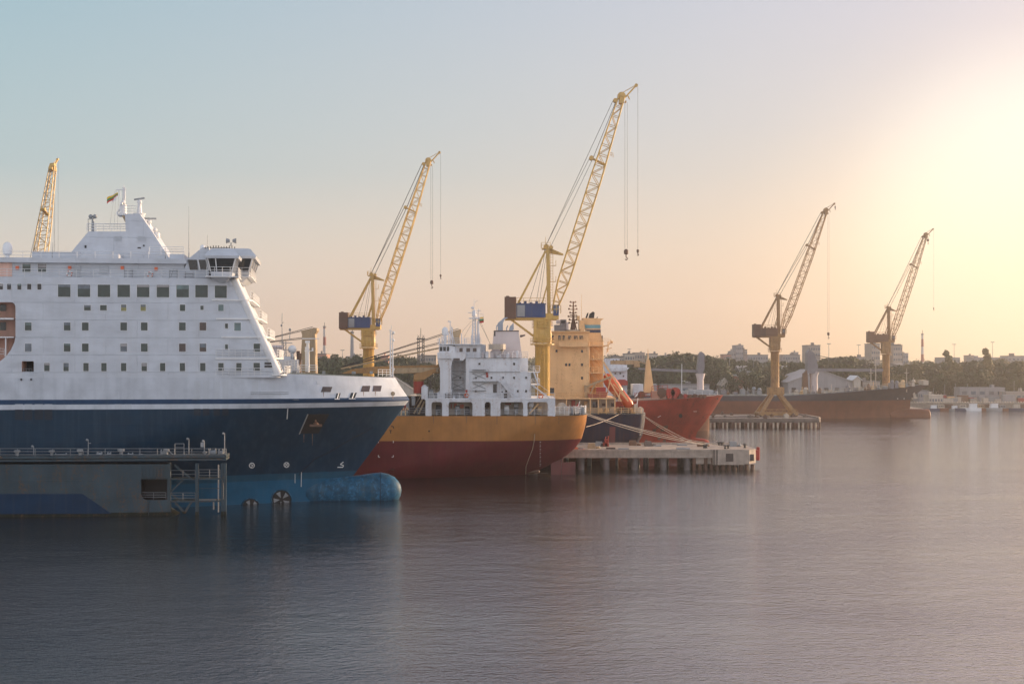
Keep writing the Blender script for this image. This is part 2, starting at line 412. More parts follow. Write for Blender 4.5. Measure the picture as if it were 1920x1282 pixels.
if HAZE:
    m = bpy.data.materials.new('haze_air'); m.use_nodes = True; nt = m.node_tree
    for n in list(nt.nodes): nt.nodes.remove(n)
    o = nt.nodes.new('ShaderNodeOutputMaterial'); pv = nt.nodes.new('ShaderNodeVolumePrincipled'); nt.links.new(pv.outputs[0], o.inputs['Volume'])
    pv.inputs['Density'].default_value = HAZE; pv.inputs['Anisotropy'].default_value = .84; pv.inputs['Color'].default_value = (.97,.93,.92,1)
    M['haze_air'] = m
    tag(MB().box(-1500, 1500, -60, 1800, -5.5, 96).build('haze', m), kind='stuff')

# ---------------------------------------------------------------- water, ground
tag(MB().add([(-1450,-55,0),(1450,-55,0),(1450,1700,0),(-1450,1700,0)], [(0,1,2,3)]).build('water', 'water_surface'), kind='structure')
g = MB(); g.box(-1450, 1450, 574, 1750, -4, 2.6); tag(g.build('ground', 'earth'), kind='structure')
def hills():
    nx, ny = 90, 16; vs = []
    for j in range(ny+1):
        for i in range(nx+1):
            X = -1100+i*2400/nx; Y = 780+j*(1740-780)/ny
            t = j/ny; z = 2.5 + 11*math.sin(math.pi*min(1, t*1.1)*.9)*(1+.25*math.sin(X*.009+1)+.15*math.sin(X*.023+Y*.004)) * (1 if 0 < i < nx else 0)
            vs.append((X, Y, z if 0 < j < ny else 2.5))
    w = nx+1
    o = MB().add(vs, [(j*w+i, j*w+i+1, (j+1)*w+i+1, (j+1)*w+i) for j in range(ny) for i in range(nx)]).build('hills', 'earth', smooth=60)
    tag(o, kind='structure'); return bvh_of([o])
HB = hills()

# ================================================================ FERRY
def ferry():
    fr = Frame(430, 190, 7.5); p = fr.p
    T = fthing('ferry', 'big white and navy blue passenger ferry with a round bulbous bow', 'ferry', fr)
    VC = 12.0
    st = []
    for x, y in ((655,960),(655,925),(657,897),(665,888),(700,842),(740,785),(757,763),(768,749),(754,729),(741,708)):
        q = p(x, y, VC); st.append((q.z, q.x))
    ub = st[-1][1]
    shp = {0:(44,1.35)}
    right = lut([(z, u, (46 if z < 1 else 44 if z < 4.5 else 44-(z-4.5)*2.0 if z < 14.4 else 24.2), (1.3 if z < 1 else 1.2 if z < 5 else 1.2-(z-5)*.05 if z < 14.5 else .72)) for z, u in st])
    left = lambda z: (-100, 8, .3)
    zs = [-3.0, 0, 1.5, 3.0, 3.7, 5, 6.5, 8, 9.5, 11, 12.2, 13.2, 14.0, st[7][0], 15.4, 16.3, st[-1][0]]
    zs = sorted(zs)
    mb = MB(); hull(mb, VC, 12, zs, right, left, dz=lambda u: max(0, min(1.0, (ub-u)*.045)), n=26)
    H_ = mb.build('hull', ['ferry_hull_paint', 'deck_green'], T, smooth=30, weld=True)
    bv = bvh_of([H_])
    # bulb
    mb = MB(); tip = p(753, 915, VC); cz = 1.25
    prof = [(.02,tip.x),(.75,tip.x-.12),(1.35,tip.x-.45),(1.95,tip.x-1.05),(2.38,tip.x-1.9),(2.62,tip.x-3.0),(2.55,tip.x-4.0),(2.25,tip.x-6.0),(2.1,tip.x-9),(2.15,tip.x-12),(2.1,tip.x-20)]
    mb.lathe((0, VC, cz), prof, 28, 'x', .78); mb.build('bulbous_bow', 'bulb_paint', T, smooth=50, weld=True)
    bb = MB(); bb.lathe((0, VC, cz), [(2.68, tip.x-3.05), (2.68, tip.x-3.12)], 28, 'x', .79)
    bb.build('weld_band', 'panel_navy', T)
    # superstructure with rounded forward corners
    mb = MB()
    z0, z1 = p(300, 701, 0).z-.5, p(300, 521, 0).z
    a0, a1 = p(523, 700, 0), p(441, 521, 0)
    def outline(xf, r=3.0, V=24.0, xa=-100):
        pts = [(xa, 0)]
        for i in range(9):
            t = math.pi/2*i/8; pts.append((xf-r+r*math.sin(t), r-r*math.cos(t)))
        for i in range(9):
            t = math.pi/2*i/8; pts.append((xf-r+r*math.cos(t), V-r+r*math.sin(t)))
        pts.append((xa, V)); return pts
    A = outline(a0.x+(a0.z-z0)*0.45, 1.3); B = outline(a1.x, 1.3); n = len(A); A, B = [[(u, v-.012 if v < 12 else v+.012) for u, v in q] for q in (A, B)]
    vs = [(u, v, z0) for u, v in A] + [(u, v, z1) for u, v in B]
    mb.add(vs, [tuple(range(n-1,-1,-1)), tuple(range(n,2*n))] + [(i,(i+1)%n,(i+1)%n+n,i+n) for i in range(n)])
    S = mb.build('superstructure', ['ferry_white', 'recess_sunlit_pink'], T, smooth=35)
    # lifeboat recess and mooring opening cut out of the side
    def cutter(poly, v0, v1, mat):
        c = MB(); c.pprism(fr, poly, v0, v1); o = c.build('cutter', mat, T); return o
    rec = [(-60,566),(19,566),(24,569),(26,575),(26,630),(24,641),(17,656),(8,668),(-4,678),(-60,678)]
    def cut(obj, polys, v0, v1, mat):
        dg = bpy.context.evaluated_depsgraph_get
        for poly in polys:
            c = cutter(poly, v0, v1, mat); md = obj.modifiers.new('b', 'BOOLEAN'); md.object = c; md.solver = 'EXACT'; md.material_mode = 'TRANSFER'
            me = bpy.data.meshes.new_from_object(obj.evaluated_get(dg())); obj.modifiers.clear(); old = obj.data; obj.data = me; bpy.data.objects.remove(c)
    cut(S, [rec, [(38.5,677),(59.5,677),(60.5,678.5),(60.5,705),(59.5,706),(38.5,706),(37.8,705),(37.8,678.5)]], -1, 4.5, 'recess_sunlit_pink')
    S.data.set_sharp_from_angle(angle=R(35))
    bs = bvh_of([S])
    mb = MB(); mb.pbox(fr, -60, 25.5, 596, 598.5, .25, 4.4); mb.pbox(fr, -60, 25.5, 631, 633, .25, 4.4); mb.pbox(fr, 9.5, 11.5, 633, 677, .4, .7)
    rail(mb, [p(-60,668,.3), p(8,668,.3)], 1.0); mb.build('recess_deck', 'trim_white', T)
    for y0, y1 in ((571,583),(604,619)):
        for x in (-40, -18, 0): 
            mb = MB(); mb.pbox(fr, x, x+11, y0, y1, 4.36, 4.6); mb.build('window', 'glass_green', T)
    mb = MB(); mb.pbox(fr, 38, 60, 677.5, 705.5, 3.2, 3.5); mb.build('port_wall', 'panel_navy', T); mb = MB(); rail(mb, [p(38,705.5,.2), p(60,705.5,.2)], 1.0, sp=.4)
    mb.build('port_rail', 'galv', T)
    for x in (39.5, 58): mb = MB(); mb.pbox(fr, x-1.2, x+1.2, 709.5, 713, -.25, .1); mb.build('fairlead', 'dark_steel', T)
    # windows
    def win(cx, cy, w, h, g='glass_green', v=0, frame=True):
        fb = MB(); a, b = p(cx-w/2-.7, cy+h/2+.7, v), p(cx+w/2+.7, cy-h/2-.7, v); c, d = p(cx-w/2, cy+h/2, v), p(cx+w/2, cy-h/2, v)
        q = .06
        fb.box(a.x, b.x, v-q, v+.05, a.z, c.z); fb.box(a.x, b.x, v-q, v+.05, d.z, b.z); fb.box(a.x, c.x, v-q, v+.05, c.z, d.z); fb.box(d.x, b.x, v-q, v+.05, c.z, d.z)
        o = fb.build('window', 'trim_white', T); gb = MB(); gb.box(c.x, d.x, v-.02, v+.04, c.z, d.z); gb.build('pane', g, o)
        if h > 9 and random.random() < .45:
            k = random.uniform(.15,.5); bb = MB(); bb.box(c.x+.05, d.x-.05, v-.03, v-.015, d.z-(d.z-c.z)*k, d.z-.03); bb.build('blind', random.choice(('glass_pale','glass_teal','glass_pale','block_grey')), o)
    for x in (120.5,157.5,195,232,268.5,305.5,342.5,378): win(x, 545+ (x-120)*.004, 23.5, 23)
    win(414, 547, 22.5, 23)
    for x, w, h, g in ((164,12.5,10,'glass_green'),(194,12.5,10,'glass_green'),(232,10,12,'glass_yellow'),(268.5,10,12,'glass_yellow'),(342.3,10,12,'glass_green'),(378.8,6,8,'glass_green'),(414.3,10,12,'glass_teal')): win(x, 577, w, h, g)
    for x, g in ((53,'glass_green'),(126,'glass_green'),(160,'glass_green'),(232,'glass_green'),(270.5,'glass_green'),(342,'glass_green'),(380.5,'glass_brown')): win(x, 612, 12.5, 15, g)
    win(424.8, 611, 5.5, 9); win(445.5, 612.5, 12.5, 15, 'glass_teal')
    for x, g in ((53,'glass_pale'),(126,'glass_green'),(160,'glass_green'),(232,'glass_pale'),(270.5,'glass_green'),(342,'glass_brown'),(380.5,'glass_brown')): win(x, 651.5, 12.5, 15, g)
    win(424.8, 650, 5.5, 9); win(481.5, 651.5, 12, 15)
    for x in (88,124,161.3,195,232,270.5,305,342,380.3,414.3,448): win(x, 688, 10, 15.3)
    win(481.3, 687.5, 12, 15)
    for x in (2,17.2,36.4,55,74): win(x, 537.5, 7.6, 10.5, 'glass_dark')
    for x, y in ((503,681),(503,686.8)):
        mb = MB(); mb.pbox(fr, x-7, x+7, y-2, y+2, -.05, .04); mb.build('louvre', 'glass_dark', T)
    # grey shell-door patches
    for x0, x1, y0, y1, m in ((363.5,376,714,748,'panel_grey'),(380.5,392.5,714,748,'panel_grey'),(400.5,412,714.5,748,'panel_grey'),(417,428.5,714.5,748,'panel_grey'),(472.5,484,714.5,735,'panel_grey'),(489,500,719,731,'panel_grey'),(508,520,720,731,'panel_grey'),
                              (363.5,376,757.5,765.4,'panel_grey'),(380.5,392.5,757.5,765.4,'panel_grey'),(400.5,412,757.5,765.2,'panel_grey'),(417,428.5,757.5,765.2,'panel_grey'),
                              (28,43,757.5,767,'panel_grey'),(46,60.5,757.5,767,'panel_grey'),(65,80.5,757.5,767,'panel_grey'),(83.5,98,757.5,767,'panel_grey'),
                              (28,43,767.5,787,'panel_navy'),(46,60.5,767.5,787,'panel_navy'),(65,80.5,767.5,787,'panel_navy'),(83.5,98,767.5,787,'panel_navy'),(215,228.5,757.5,766.5,'panel_grey'),(234,247,757.5,766.5,'panel_grey'),(363.5,376,766,779,'panel_navy'),(380.5,392.5,766,779,'panel_navy'),(400.5,412,766,779,'panel_navy'),(417,428.5,766,779,'panel_navy')):
        mb = MB(); patch(mb, fr, bv, ((x0,y0),(x1,y0),(x1,y1),(x0,y1)), .02, 2, 2)
        if mb.v: mb.build('shell_door', m, T)
    for y in (740, 743.5):
        pass
    mb = MB(); stroke(mb, fr, bv, [(470,739),(540,739)], .03, .3); stroke(mb, fr, bv, [(470,735.5),(540,735.5)], .03, .3)
    stroke(mb, fr, bv, [(360,748.5),(560,748.2)], .04, .1); mb.build('side_handrail', 'galv', T)
    # bow openings and ports: dark plates, the shade inside painted on
    for q in (((605,724.8),(623,725.2),(619.5,734.8),(601.5,734.8)),((679.5,723.2),(694,723.2),(692,734),(676,734)),((700,723),(715.5,723),(713.5,733.5),(698.5,733.5))):
        mb = MB(); patch(mb, fr, bv, q, .04); mb.build('bow_opening', 'glass_brown', T)
    for q in (((631,737),(638.5,737),(635,747.5),(628.3,747.5)),((658,736.3),(669,736.3),(664.5,746.8),(654.8,746.8))):
        mb = MB(); patch(mb, fr, bv, q, .05); o = mb.build('fairlead_port', 'glass_dark', T)
        mb = MB(); mx = (q[0][0]+q[1][0])/2; nx = (q[2][0]+q[3][0])/2; stroke(mb, fr, bv, [(mx,q[0][1]),(nx,q[2][1])], .07, .08); stroke(mb, fr, bv, [q[3], (q[3][0]-1.5, q[3][1]+1), (q[2][0]+1, q[2][1]+1)], .06, .12)
        mb.build('roller', 'trim_white', o)
    mb = MB(); disc(mb, fr, bv, 736.3, 738, 4, 4.2, .04); mb.build('hawse_hole', 'soot_and_shade_black', T)  # black disc, shade of the hole painted on the hull
    for x in (570.5, 596.5):
        mb = MB(); patch(mb, fr, bv, ((x-3,714.5),(x+3,714.5),(x+3,720),(x-3,720)), .03, 1, 1); mb.build('vent_cover', 'panel_grey', T)
    for x, y, ln in ((606,735,9),(681,734.5,8),(703,734,8),(736,742.5,6),(585,813,22),(569,814,15)):
        mb = MB(); patch(mb, fr, bv, ((x,y),(x+1.5,y),(x+.9,y+ln),(x+.4,y+ln)), .012, 1, 3)
        if mb.v: mb.build('rust_run', 'rust_stain', T)
    # anchor pocket: flat black patch, painted for the shade in it
    mb = MB(); patch(mb, fr, bv, ((577,776),(617.5,776),(597,812),(562,812)), .03, 6, 5); ap = mb.build('anchor_pocket', 'soot_and_shade_black', T)
    mb = MB(); stroke(mb, fr, bv, [(577,776),(561,813)], .09, .05); mb.build('pocket_rim', 'galv', ap)
    c = onto(fr, bv, 591, 789, .25); mb = MB()
    mb.beam(c+Vector((-.85,0,-.45)), c+Vector((.85,0,-.45)), .5, .3); mb.tube(c+Vector((0,0,-.4)), c+Vector((-.1,.1,1.15)), .13); mb.lathe(c+Vector((0,.1,-.35)), [(.5,0),(.3,.25),(.1,.4)], 10)
    mb.build('anchor', 'crane_brown', T)
    # rub lines, draught and thruster marks
    mb = MB(); stroke(mb, fr, bv, [(741,785),(700,801),(660,822),(620,846),(590,860),(560,890)], .07, .02); mb.build('hull_seam', 'panel_navy', T)
    mb = MB(); stroke(mb, fr, bv, [(632.5,875.5),(642.5,875.5),(644,872.5),(638,870),(643.8,865.5)], .07); mb.build('bulb_mark', 'mark_white', T)
    def ring(mb, cx, cy, r, w, off=.03):
        q = [(cx+r*math.cos(2*math.pi*i/16), cy-r*math.sin(2*math.pi*i/16)) for i in range(17)]; stroke(mb, fr, bv, q, w, off)
    mb = MB(); ring(mb, 472, 872, 4.6, .07); stroke(mb, fr, bv, [(470,870),(474,872),(471,875)], .06); mb.build('thruster_mark', 'mark_white', T)
    mb = MB(); ring(mb, 537, 871, 4.6, .07); stroke(mb, fr, bv, [(533.5,868),(540.5,874)], .06); stroke(mb, fr, bv, [(540,867.5),(534,874)], .06); mb.build('thruster_mark', 'mark_white', T)
    for cx, cy, r in ((470,951,17.5),(527.5,936,19)):
        mb = MB(); disc(mb, fr, bv, cx, cy, r, r, .03, 28); t = mb.build('thruster_tunnel', 'soot_and_shade_black', T)  # flat black disc stands for the shade inside the tunnel
        mb = MB(); ring(mb, cx, cy, r, .10, .04)
        mb.build('tunnel_rim', 'bulb_paint', t)
        for k in range(5):
            a = 2*math.pi*k/5+.5; pts = [(cx+math.cos(a-.28)*r*.8, cy+math.sin(a-.28)*r*.8),(cx+math.cos(a+.28)*r*.8, cy+math.sin(a+.28)*r*.8),(cx+math.cos(a+.1)*r*.2, cy+math.sin(a+.1)*r*.2),(cx+math.cos(a-.1)*r*.2, cy+math.sin(a-.1)*r*.2)]
            mb = MB(); patch(mb, fr, bv, pts, .08, 1, 1, .04)
            if mb.v: mb.build('blade', 'galv', t)
    mb = MB(); stroke(mb, fr, bv, [(553,888),(553,905)], .04); stroke(mb, fr, bv, [(565,884),(564.5,912)], .05); stroke(mb, fr, bv, [(539.5,766),(538,785)], .06)
    mb.build('draught_mark', 'mark_white', T)
    # bow deck fittings
    dk = p(600, 700, 8).z-.1
    mb = MB(); mb.tube(p(577,697,11), p(577,640,11), .28, .22); mb.tube(p(573.5,697,11), p(573.5,650,11), .12)
    mb.pbox(fr, 566, 598, 634, 635.5, 10.8, 11.2); mb.pbox(fr, 572, 581, 638.5, 643, 10.7, 11.3); mb.pbox(fr, 570.5, 588, 657, 658.2, 10.8, 11.2); mb.pbox(fr, 584.5, 587.5, 652, 657, 10.8, 11.2)
    mb.build('fore_mast', 'trim_white', T)
    mb = MB(); mb.tube(p(732,707,12), p(732,617,12), .14, .08); mb.tube(p(736.5,707,12), p(736.5,625,12), .11, .07)
    for y in range(628, 706, 9): mb.tube(p(732,y,12), p(736.5,y-3,12), .05, n=4)
    mb.tube(p(734,706,12), p(739.5,690,12), .07); mb.tube(p(729,619,12), p(738,622,12), .05); mb.ball(p(738,624,12), .22); mb.ball(p(737.5,638,12), .2); mb.tube(p(734,617,12), p(734,610,12), .04)
    mb.build('bow_mast', 'trim_white', T)
    mb = MB(); rail(mb, [p(709,706,9), p(733,706,11.4)], 1.0, 3, .035, 1.0); rail(mb, [p(562,698,8), p(594,698,8)], 1.0, 3, .05, 1.2)
    ar = [p(522,697,5)]+[p(522+i*6,697-math.sin(math.pi*i/6*.5)*10,5) for i in range(1,6)]+[p(558,698,5)]
    rail(mb, [Vector((q.x,q.y,dk+.4+i*.05)) for i, q in enumerate(ar)], 1.3, 4, .045, .6); mb.build('railing', 'trim_white', T)
    mb = MB(); 
    for x, w, h in ((520,5,7),(548,8,4),(604,6,3),(660,7,2.5),(694,5,3)): mb.pbox(fr, x, x+w, 699-h, 701, 10, 12)
    mb.build('windlass', 'galv', T)
    # forward ledges and handrails around the slanted front
    for y, xl in ((562.5,397),(597.5,405),(632,415),(672,404),(703,510)):
        z = p(400, y, 0).z; t = (z-a0.z)/(a1.z-a0.z); xf = a0.x+(a1.x-a0.x)*t; mb = MB(); ol = outline(xf+.9, 1.6); oi = outline(xf-.3, 1.3)
        xs = p(xl, y, 0).x; lo = [(xs, -.16)]+[(u, v-.16 if v < 12 else v) for u, v in ol[1:-1] if u > xs] ; inn = [(xs, .1)]+[(u-.2, v+.05) for u, v in oi[1:-1] if u > xs]
        mb.zprism(lo+[(lo[-1][0]-1.6, lo[-1][1])], z-.10, z+.10); o = mb.build('deck_ledge', 'trim_white', T)
        mb = MB(); q = [Vector((u, v, z+.1)) for u, v in ol[6:12]]; rail(mb, q, 1.1, 3, .035, 1.3); mb.build('ledge_rail', 'trim_white', o)
    mb = MB()
    for y0 in (655, 690): 
        for dy in (0, 5, 10): mb.tube(p(405,y0+dy,-.3), p(500 if y0 < 680 else 516,y0+dy,-.3), .035, n=4)
        for x in range(405, 500, 12): mb.tube(p(x,y0,-.3), p(x,y0+14,-.3), .03, n=4)
    mb.build('side_rail', 'trim_white', T)
    mb = MB(); f0, f1 = p(438,524,.55), p(521,702,.55); mb.tube(f0, f1, .62, .62, 14); mb.build('corner_pillar', 'trim_white', T, smooth=40)
    # upper deckhouse
    zt = p(200, 487, 1.6).z
    mb = MB(); l, r = p(-60,521,1.6).x-30, p(346,521,1.6).x
    mb.box(l, r, 1.6, 22.4, z1, zt); mb.pbox(fr, -500, 350, 485.5, 487.2, .9, 23); U = mb.build('upper_deckhouse', 'ferry_white', T)
    mb = MB(); rail(mb, [Vector((l, .15, z1)), Vector((p(430,521,.15).x, .15, z1))], 1.05, 3, .03, 2.2); mb.build('railing', 'trim_white', T)
    mb = MB(); mb.pbox(fr, -20, 22.5, 492.5, 518, 1.5, 1.7); mb.build('opening_plate', 'recess_sunlit_pink', T)  # flat plate in the recess's sunlit pink stands for an opening
    for x in (49.8, 79): win(x, 502.7, 15.5, 15.5, 'glass_green', 1.6)
    for x0, x1, y0, y1 in ((139,151,497,519),(185.5,203,497,514)):
        mb = MB()
        for i in range(7): y = y0+(y1-y0)*(i+.5)/7; mb.pbox(fr, x0, x1, y-.9, y+.9, 1.45, 1.6)
        mb.build('louvre', 'panel_grey', T)
    for x in (54,118,183,252,308): mb = MB(); mb.pbox(fr, x-9, x+9, 489.8, 491, 1.3, 1.62); mb.build('deck_light', 'dark_steel', T)
    for x, y in ((32,502),(130.5,502),(229,502),(292.5,504)): mb = MB(); mb.pbox(fr, x-3, x+3, y-3.2, y+3.2, 1.35, 1.6); mb.build('fire_box', 'lifeboat_orange', T)
    for x, y in ((130,513),(281.5,514.5)):
        mb = MB(); c = p(x, y, 1.45)
        for i in range(14):
            a, b = 2*math.pi*i/14, 2*math.pi*(i+1)/14; mb.m = 1 if i % 4 == 0 else 0
            mb.tube(c+Vector((math.cos(a),0,math.sin(a)))*.33, c+Vector((math.cos(b),0,math.sin(b)))*.33, .09)
        mb.build('life_ring', ['dish_white', 'lifeboat_orange'], T)
    for x in (164,172,240,252,266,305): mb = MB(); mb.pbox(fr, x, x+5, 499, 519.5, 1.53, 1.6); mb.build('door', 'panel_grey', T) if x in (252,) else mb.build('door', 'ferry_white', T)
    mb = MB()
    for x in (241,325,355): ladder(mb, p(x,521,.5), p(x,505,1.5), 1.0, .04)
    mb.tube(p(325,505,.6), p(320,520,.2), .05); mb.build('ladder', 'galv', T)
    # funnel-shaped mast house
    mb = MB(); mb.pprism(fr, [(132,475),(143,461),(166,434),(236,434),(234,401),(262,401),(287,437),(307,468),(313,476),(318,488),(132,488)], 7, 17); MH = mb.build('mast_house', 'ferry_white', T)
    mb = MB(); mb.pbox(fr, 60, 150, 473, 486, 5, 19); mb.pbox(fr, 318, 345, 476.5, 487, 4, 20); mb.pbox(fr, 132, 222, 476, 485.8, 2.6, 6.9); mb.build('lower_house', 'ferry_white', T)
    for x, w in ((220.5,14),(265.5,15)): 
        mb = MB()
        for i in range(5): mb.pbox(fr, x-w/2, x+w/2, 442.5+i*2, 443.9+i*2, 6.9, 7)
        mb.build('louvre', 'panel_grey', T)
    for x0,x1,y0,y1 in ((158.5,162,460,465),(258,264,463.5,466),(268,271,459,462)): mb = MB(); mb.pbox(fr, x0, x1, y0, y1, 6.93, 7); mb.build('small_panel', 'dark_steel', T)
    mb = MB(); rail(mb, [p(163,434,7.3), p(241,434,7.3)], 1.05, 3, .035, 1.1); rail(mb, [p(163,434,16.6), p(241,434,16.6)], 1.05, 3, .03, 1.4); rail(mb, [p(233,401,7.5), p(262,401,7.5)], 1.1, 3, .035, 1.0)
    rail(mb, [p(-60,485.5,1.4), p(345,485.5,1.4)], 1.0, 2, .03, 2.4); rail(mb, [p(280,476.5,5), p(345,476.5,5)], 1.0, 3, .035, 1.5); mb.build('roof_railing', 'trim_white', T)
    mb = MB(); mb.tube(p(174,434,9), p(174,409,9), .2, .15); mb.tube(p(169,406,9), p(179,407,9), .07); mb.ball(p(170,406,9), .3); mb.ball(p(178,406,9), .3); mb.tube(p(165.5,434,9), p(165.5,411,9), .05); mb.tube(p(165.5,411,9), p(174,411,9), .05); mb.build('light_mast', 'galv', T)
    mb = MB(); mb.tube(p(231.5,401,12), p(231.5,351,12), .22, .12, 8); mb.tube(p(233.5,401,12), p(234,352,12), .13, .08)
    mb.tube(p(218,356,12), p(236,356,12), .09); mb.tube(p(225,356,12), p(225,369,12), .05); mb.tube(p(227,401,12), p(232,385,12), .1); mb.tube(p(232,351,12), p(232,346,12), .04); mb.tube(p(228,350,12), p(236,353,12), .05)
    mb.pbox(fr, 219, 236, 400, 403, 10.5, 13.5); mb.tube(p(219,401,12), p(224,392,12), .1); mb.ball(p(231,379,11.8), .3); mb.pbox(fr, 225, 229, 379, 383, 11, 12); mb.lathe(p(231,395,12), [(.5,-.8),(.5,.8)], 8)
    mb.build('radar_mast', 'trim_white', T)
    mb = MB()
    for dx in (-1.4, 1.4): mb.tube(p(231+dx,404,7.3), p(244+dx,430,7.3), .09)
    for i in range(9): t = i/9; mb.tube(p(229.6+13*t,405+26*t,7.3), p(232.4+13*t,405+26*t,7.3), .04, n=4)
    mb.build('mast_ladder', 'tan_crane', T)
    def scanner(x, y0, y1, w, v, tilt=0):
        mb = MB(); mb.lathe(p(x,y0,v), [(.38,0),(.22,p(x,y1,v).z-p(x,y0,v).z)], 8); c = p(x,y1,v); mb.ball(c, .35); mb.build('scanner_post', 'trim_white', T)
        mb = MB(); mb.beam(c+Vector((-w,0,.45-tilt)), c+Vector((w,0,.45+tilt)), .25, .22); mb.build('radar_bar', 'galv', T)
    scanner(261.5, 401, 379, .72, 10, .12); scanner(279.5, 437, 416, 1.0, 11)
    mb = MB(); mb.lathe(p(261,403,10), [(.7,-.3),(.9,.2)], 12); mb.lathe(p(292.5,442,9.5), [(.55,-.3),(.55,.35),(.4,.45)], 12); mb.ball(p(291,431,9.5), .3); mb.tube(p(291,440,9.5), p(291,431,9.5), .08); mb.pbox(fr, 284, 298, 442, 443.5, 9, 10.5); mb.build('scanner_platform', 'trim_white', T)
    for x, y, v in ((14,464,8),(380,465,5)):
        mb = MB(); c = p(x, y, v); k = 1 if x < 100 else .6
        mb.lathe(c, [(.25,-1.8*k),(.3,-1.0*k),(.6*k,-.9*k),(.66*k,-.2*k),(.62*k,.2*k),(.45*k,.55*k),(.2*k,.72*k),(.02,.76*k)], 14); mb.build('satellite_dome', 'dish_white', T, smooth=50)
    mb = MB()
    for x, y in ((98,455),(354,387),(389,440),(310,463)): mb.tube(p(x,486,5), p(x,y,5), .06, .02, 4)
    mb.build('whip_antenna', 'galv', T)
    mb = MB(); mb.tube(p(216,356,12), p(205,430,8), .02, n=3); mb.tube(p(218,356,12), p(214,430,8), .02, n=3); mb.tube(p(223,357,12), p(220,430,8), .02, n=3); mb.build('halyard', 'galv', T)
    # flag
    c = p(221, 361, 12); mb = MB(); n = 8
    for k in range(3):
        mb.m = k
        for i in range(n):
            def q(i, k): t = i/n; return (c.x-1.5*t, c.y+.12*math.sin(t*7), c.z-.75*t-.25*k*(.6+.6*t)+.06*math.sin(t*9))
            a = [q(i,k), q(i+1,k), q(i+1,k+1), q(i,k+1)]; mb.add(a, [(0,1,2,3)])
    f = mb.build('flag', ['flag_yellow','flag_green','flag_red'], T); f['label'] = 'small yellow green and red flag flying from the radar mast'
    mb = MB(); mb.add([(c.x-.1,c.y,c.z-.45),(c.x-.75,c.y+.1,c.z-1.0),(c.x-.9,c.y+.1,c.z-1.5),(c.x-.3,c.y,c.z-1.1)], [(0,1,2,3)]); mb.build('pennant', 'dish_white', T)
    # wheelhouse: side cab, near wing, centre front
    def slanted(x0, x1, yb, ym, yt, yr, v0, v1, lean=.35, extra=1.0):
        """solid under the windows, leaning windows, overhanging roof"""
    # bridge body between wings
    bz0 = p(400, 521, 0).z
    mb = MB(); mb.pprism(fr, [(347,521),(345,507),(352,486),(380,463.5),(392,464),(392,521)], 1.2, 22.8)
    mb.pbox(fr, 388, 432, 480, 521, 4.5, 19.5); BR = mb.build('wheelhouse', 'ferry_white', T)
    for q in ((352,487,369,487,371,506,356,506),(372,487,386,487,388,505,374,505)):
        mb = MB(); pts = [(q[0],q[1]),(q[2],q[3]),(q[4],q[5]),(q[6],q[7])]; mb.pprism(fr, pts, 1.12, 1.25); mb.build('wing_window', 'glass_pale' if 0 else 'glass_dark', T)
    mb = MB(); mb.beam(p(371,486,1.0), p(375,507,1.0), .12, .15); mb.beam(p(386,486,1.0), p(392,507,1.0), .12, .15); mb.build('window_post', 'trim_white', T)
    # near wing (projects past the side)
    def wing(vn, vf, fr_px, name, wk=.9):
        xl, xr = fr_px
        mb = MB()
        L, Rr = p(xl, 520, vn).x, p(xr, 520, vn).x
        zb, zs_, zt_, zr = p(xl,521,vn).z, p(xl,509,vn).z, p(xl,484,vn).z, p(xl,465,vn).z
        # base tray, flared
        def ringz(z, e, re): return [(L-e+.0, vn-e, z), (Rr+re, vn-e, z), (Rr+re, vf+e, z), (L-e, vf+e, z)]
        lv = [ringz(zb-.55, -.9, -.9), ringz(zb+.15, .0, .0), ringz(zs_, .10, .15)]
        vs = [v for l_ in lv for v in l_]; fs = [(3,2,1,0),(8,9,10,11)]+[(k*4+i, k*4+(i+1)%4, k*4+4+(i+1)%4, k*4+4+i) for k in range(2) for i in range(4)]
        mb.add(vs, fs)
        # roof
        lv = [ringz(zt_-.05, .75, .95), ringz(zt_+.30, .85, 1.1), ringz(zr-.1, .1, .25), ringz(zr, -.3, -.1)]
        vs = [v for l_ in lv for v in l_]; mb.add(vs, [(3,2,1,0),(12,13,14,15)]+[(k*4+i, k*4+(i+1)%4, k*4+4+(i+1)%4, k*4+4+i) for k in range(3) for i in range(4)])
        W_ = mb.build(name, 'ferry_white', T)
        # leaning glass
        a, b = ringz(zs_, .06, .10), ringz(zt_, .45, .62)
        gb = MB(); gb.add(a+b, [(0,1,5,4),(1,2,6,5),(2,3,7,6),(3,0,4,7),(0,3,2,1),(4,5,6,7)]); gb.build('glazing', 'glass_dark', T)
        def post(P0, P1, t):
            A_, B_ = Vector(a[P0]).lerp(Vector(a[P1]), t), Vector(b[P0]).lerp(Vector(b[P1]), t); MB().beam(A_, B_, .13, .13).build('mullion', 'trim_white', T)
        for t in (0, .28, .98): post(0, 1, t)
        for t in (0, .33, .66, 1): post(1, 2, t)
        rb = MB(); rz = zb+.2
        rail(rb, [(L-.5, vn-wk-.1, rz), (Rr+wk, vn-wk-.1, rz), (Rr+wk, vf+.4, rz)], 1.2, 3, .03, 1.1); rb.zprism([(L-.7,vn-wk-.2),(Rr+wk+.1,vn-wk-.2),(Rr+wk+.1,vf+.4),(L-.7,vf+.4)], rz-.12, rz-.02)
        rb.build('wing_walkway', 'trim_white', T)
    wing(-1.4, 4.2, (396, 434), 'bridge_wing')
    # front of the wheelhouse facing the bow
    wing(5.2, 18.5, (410, 466), 'bridge_front', .35)
    mb = MB(); c = p(433.5, 462, .5); mb.tube(c, c+Vector((0,0,.5)), .1)
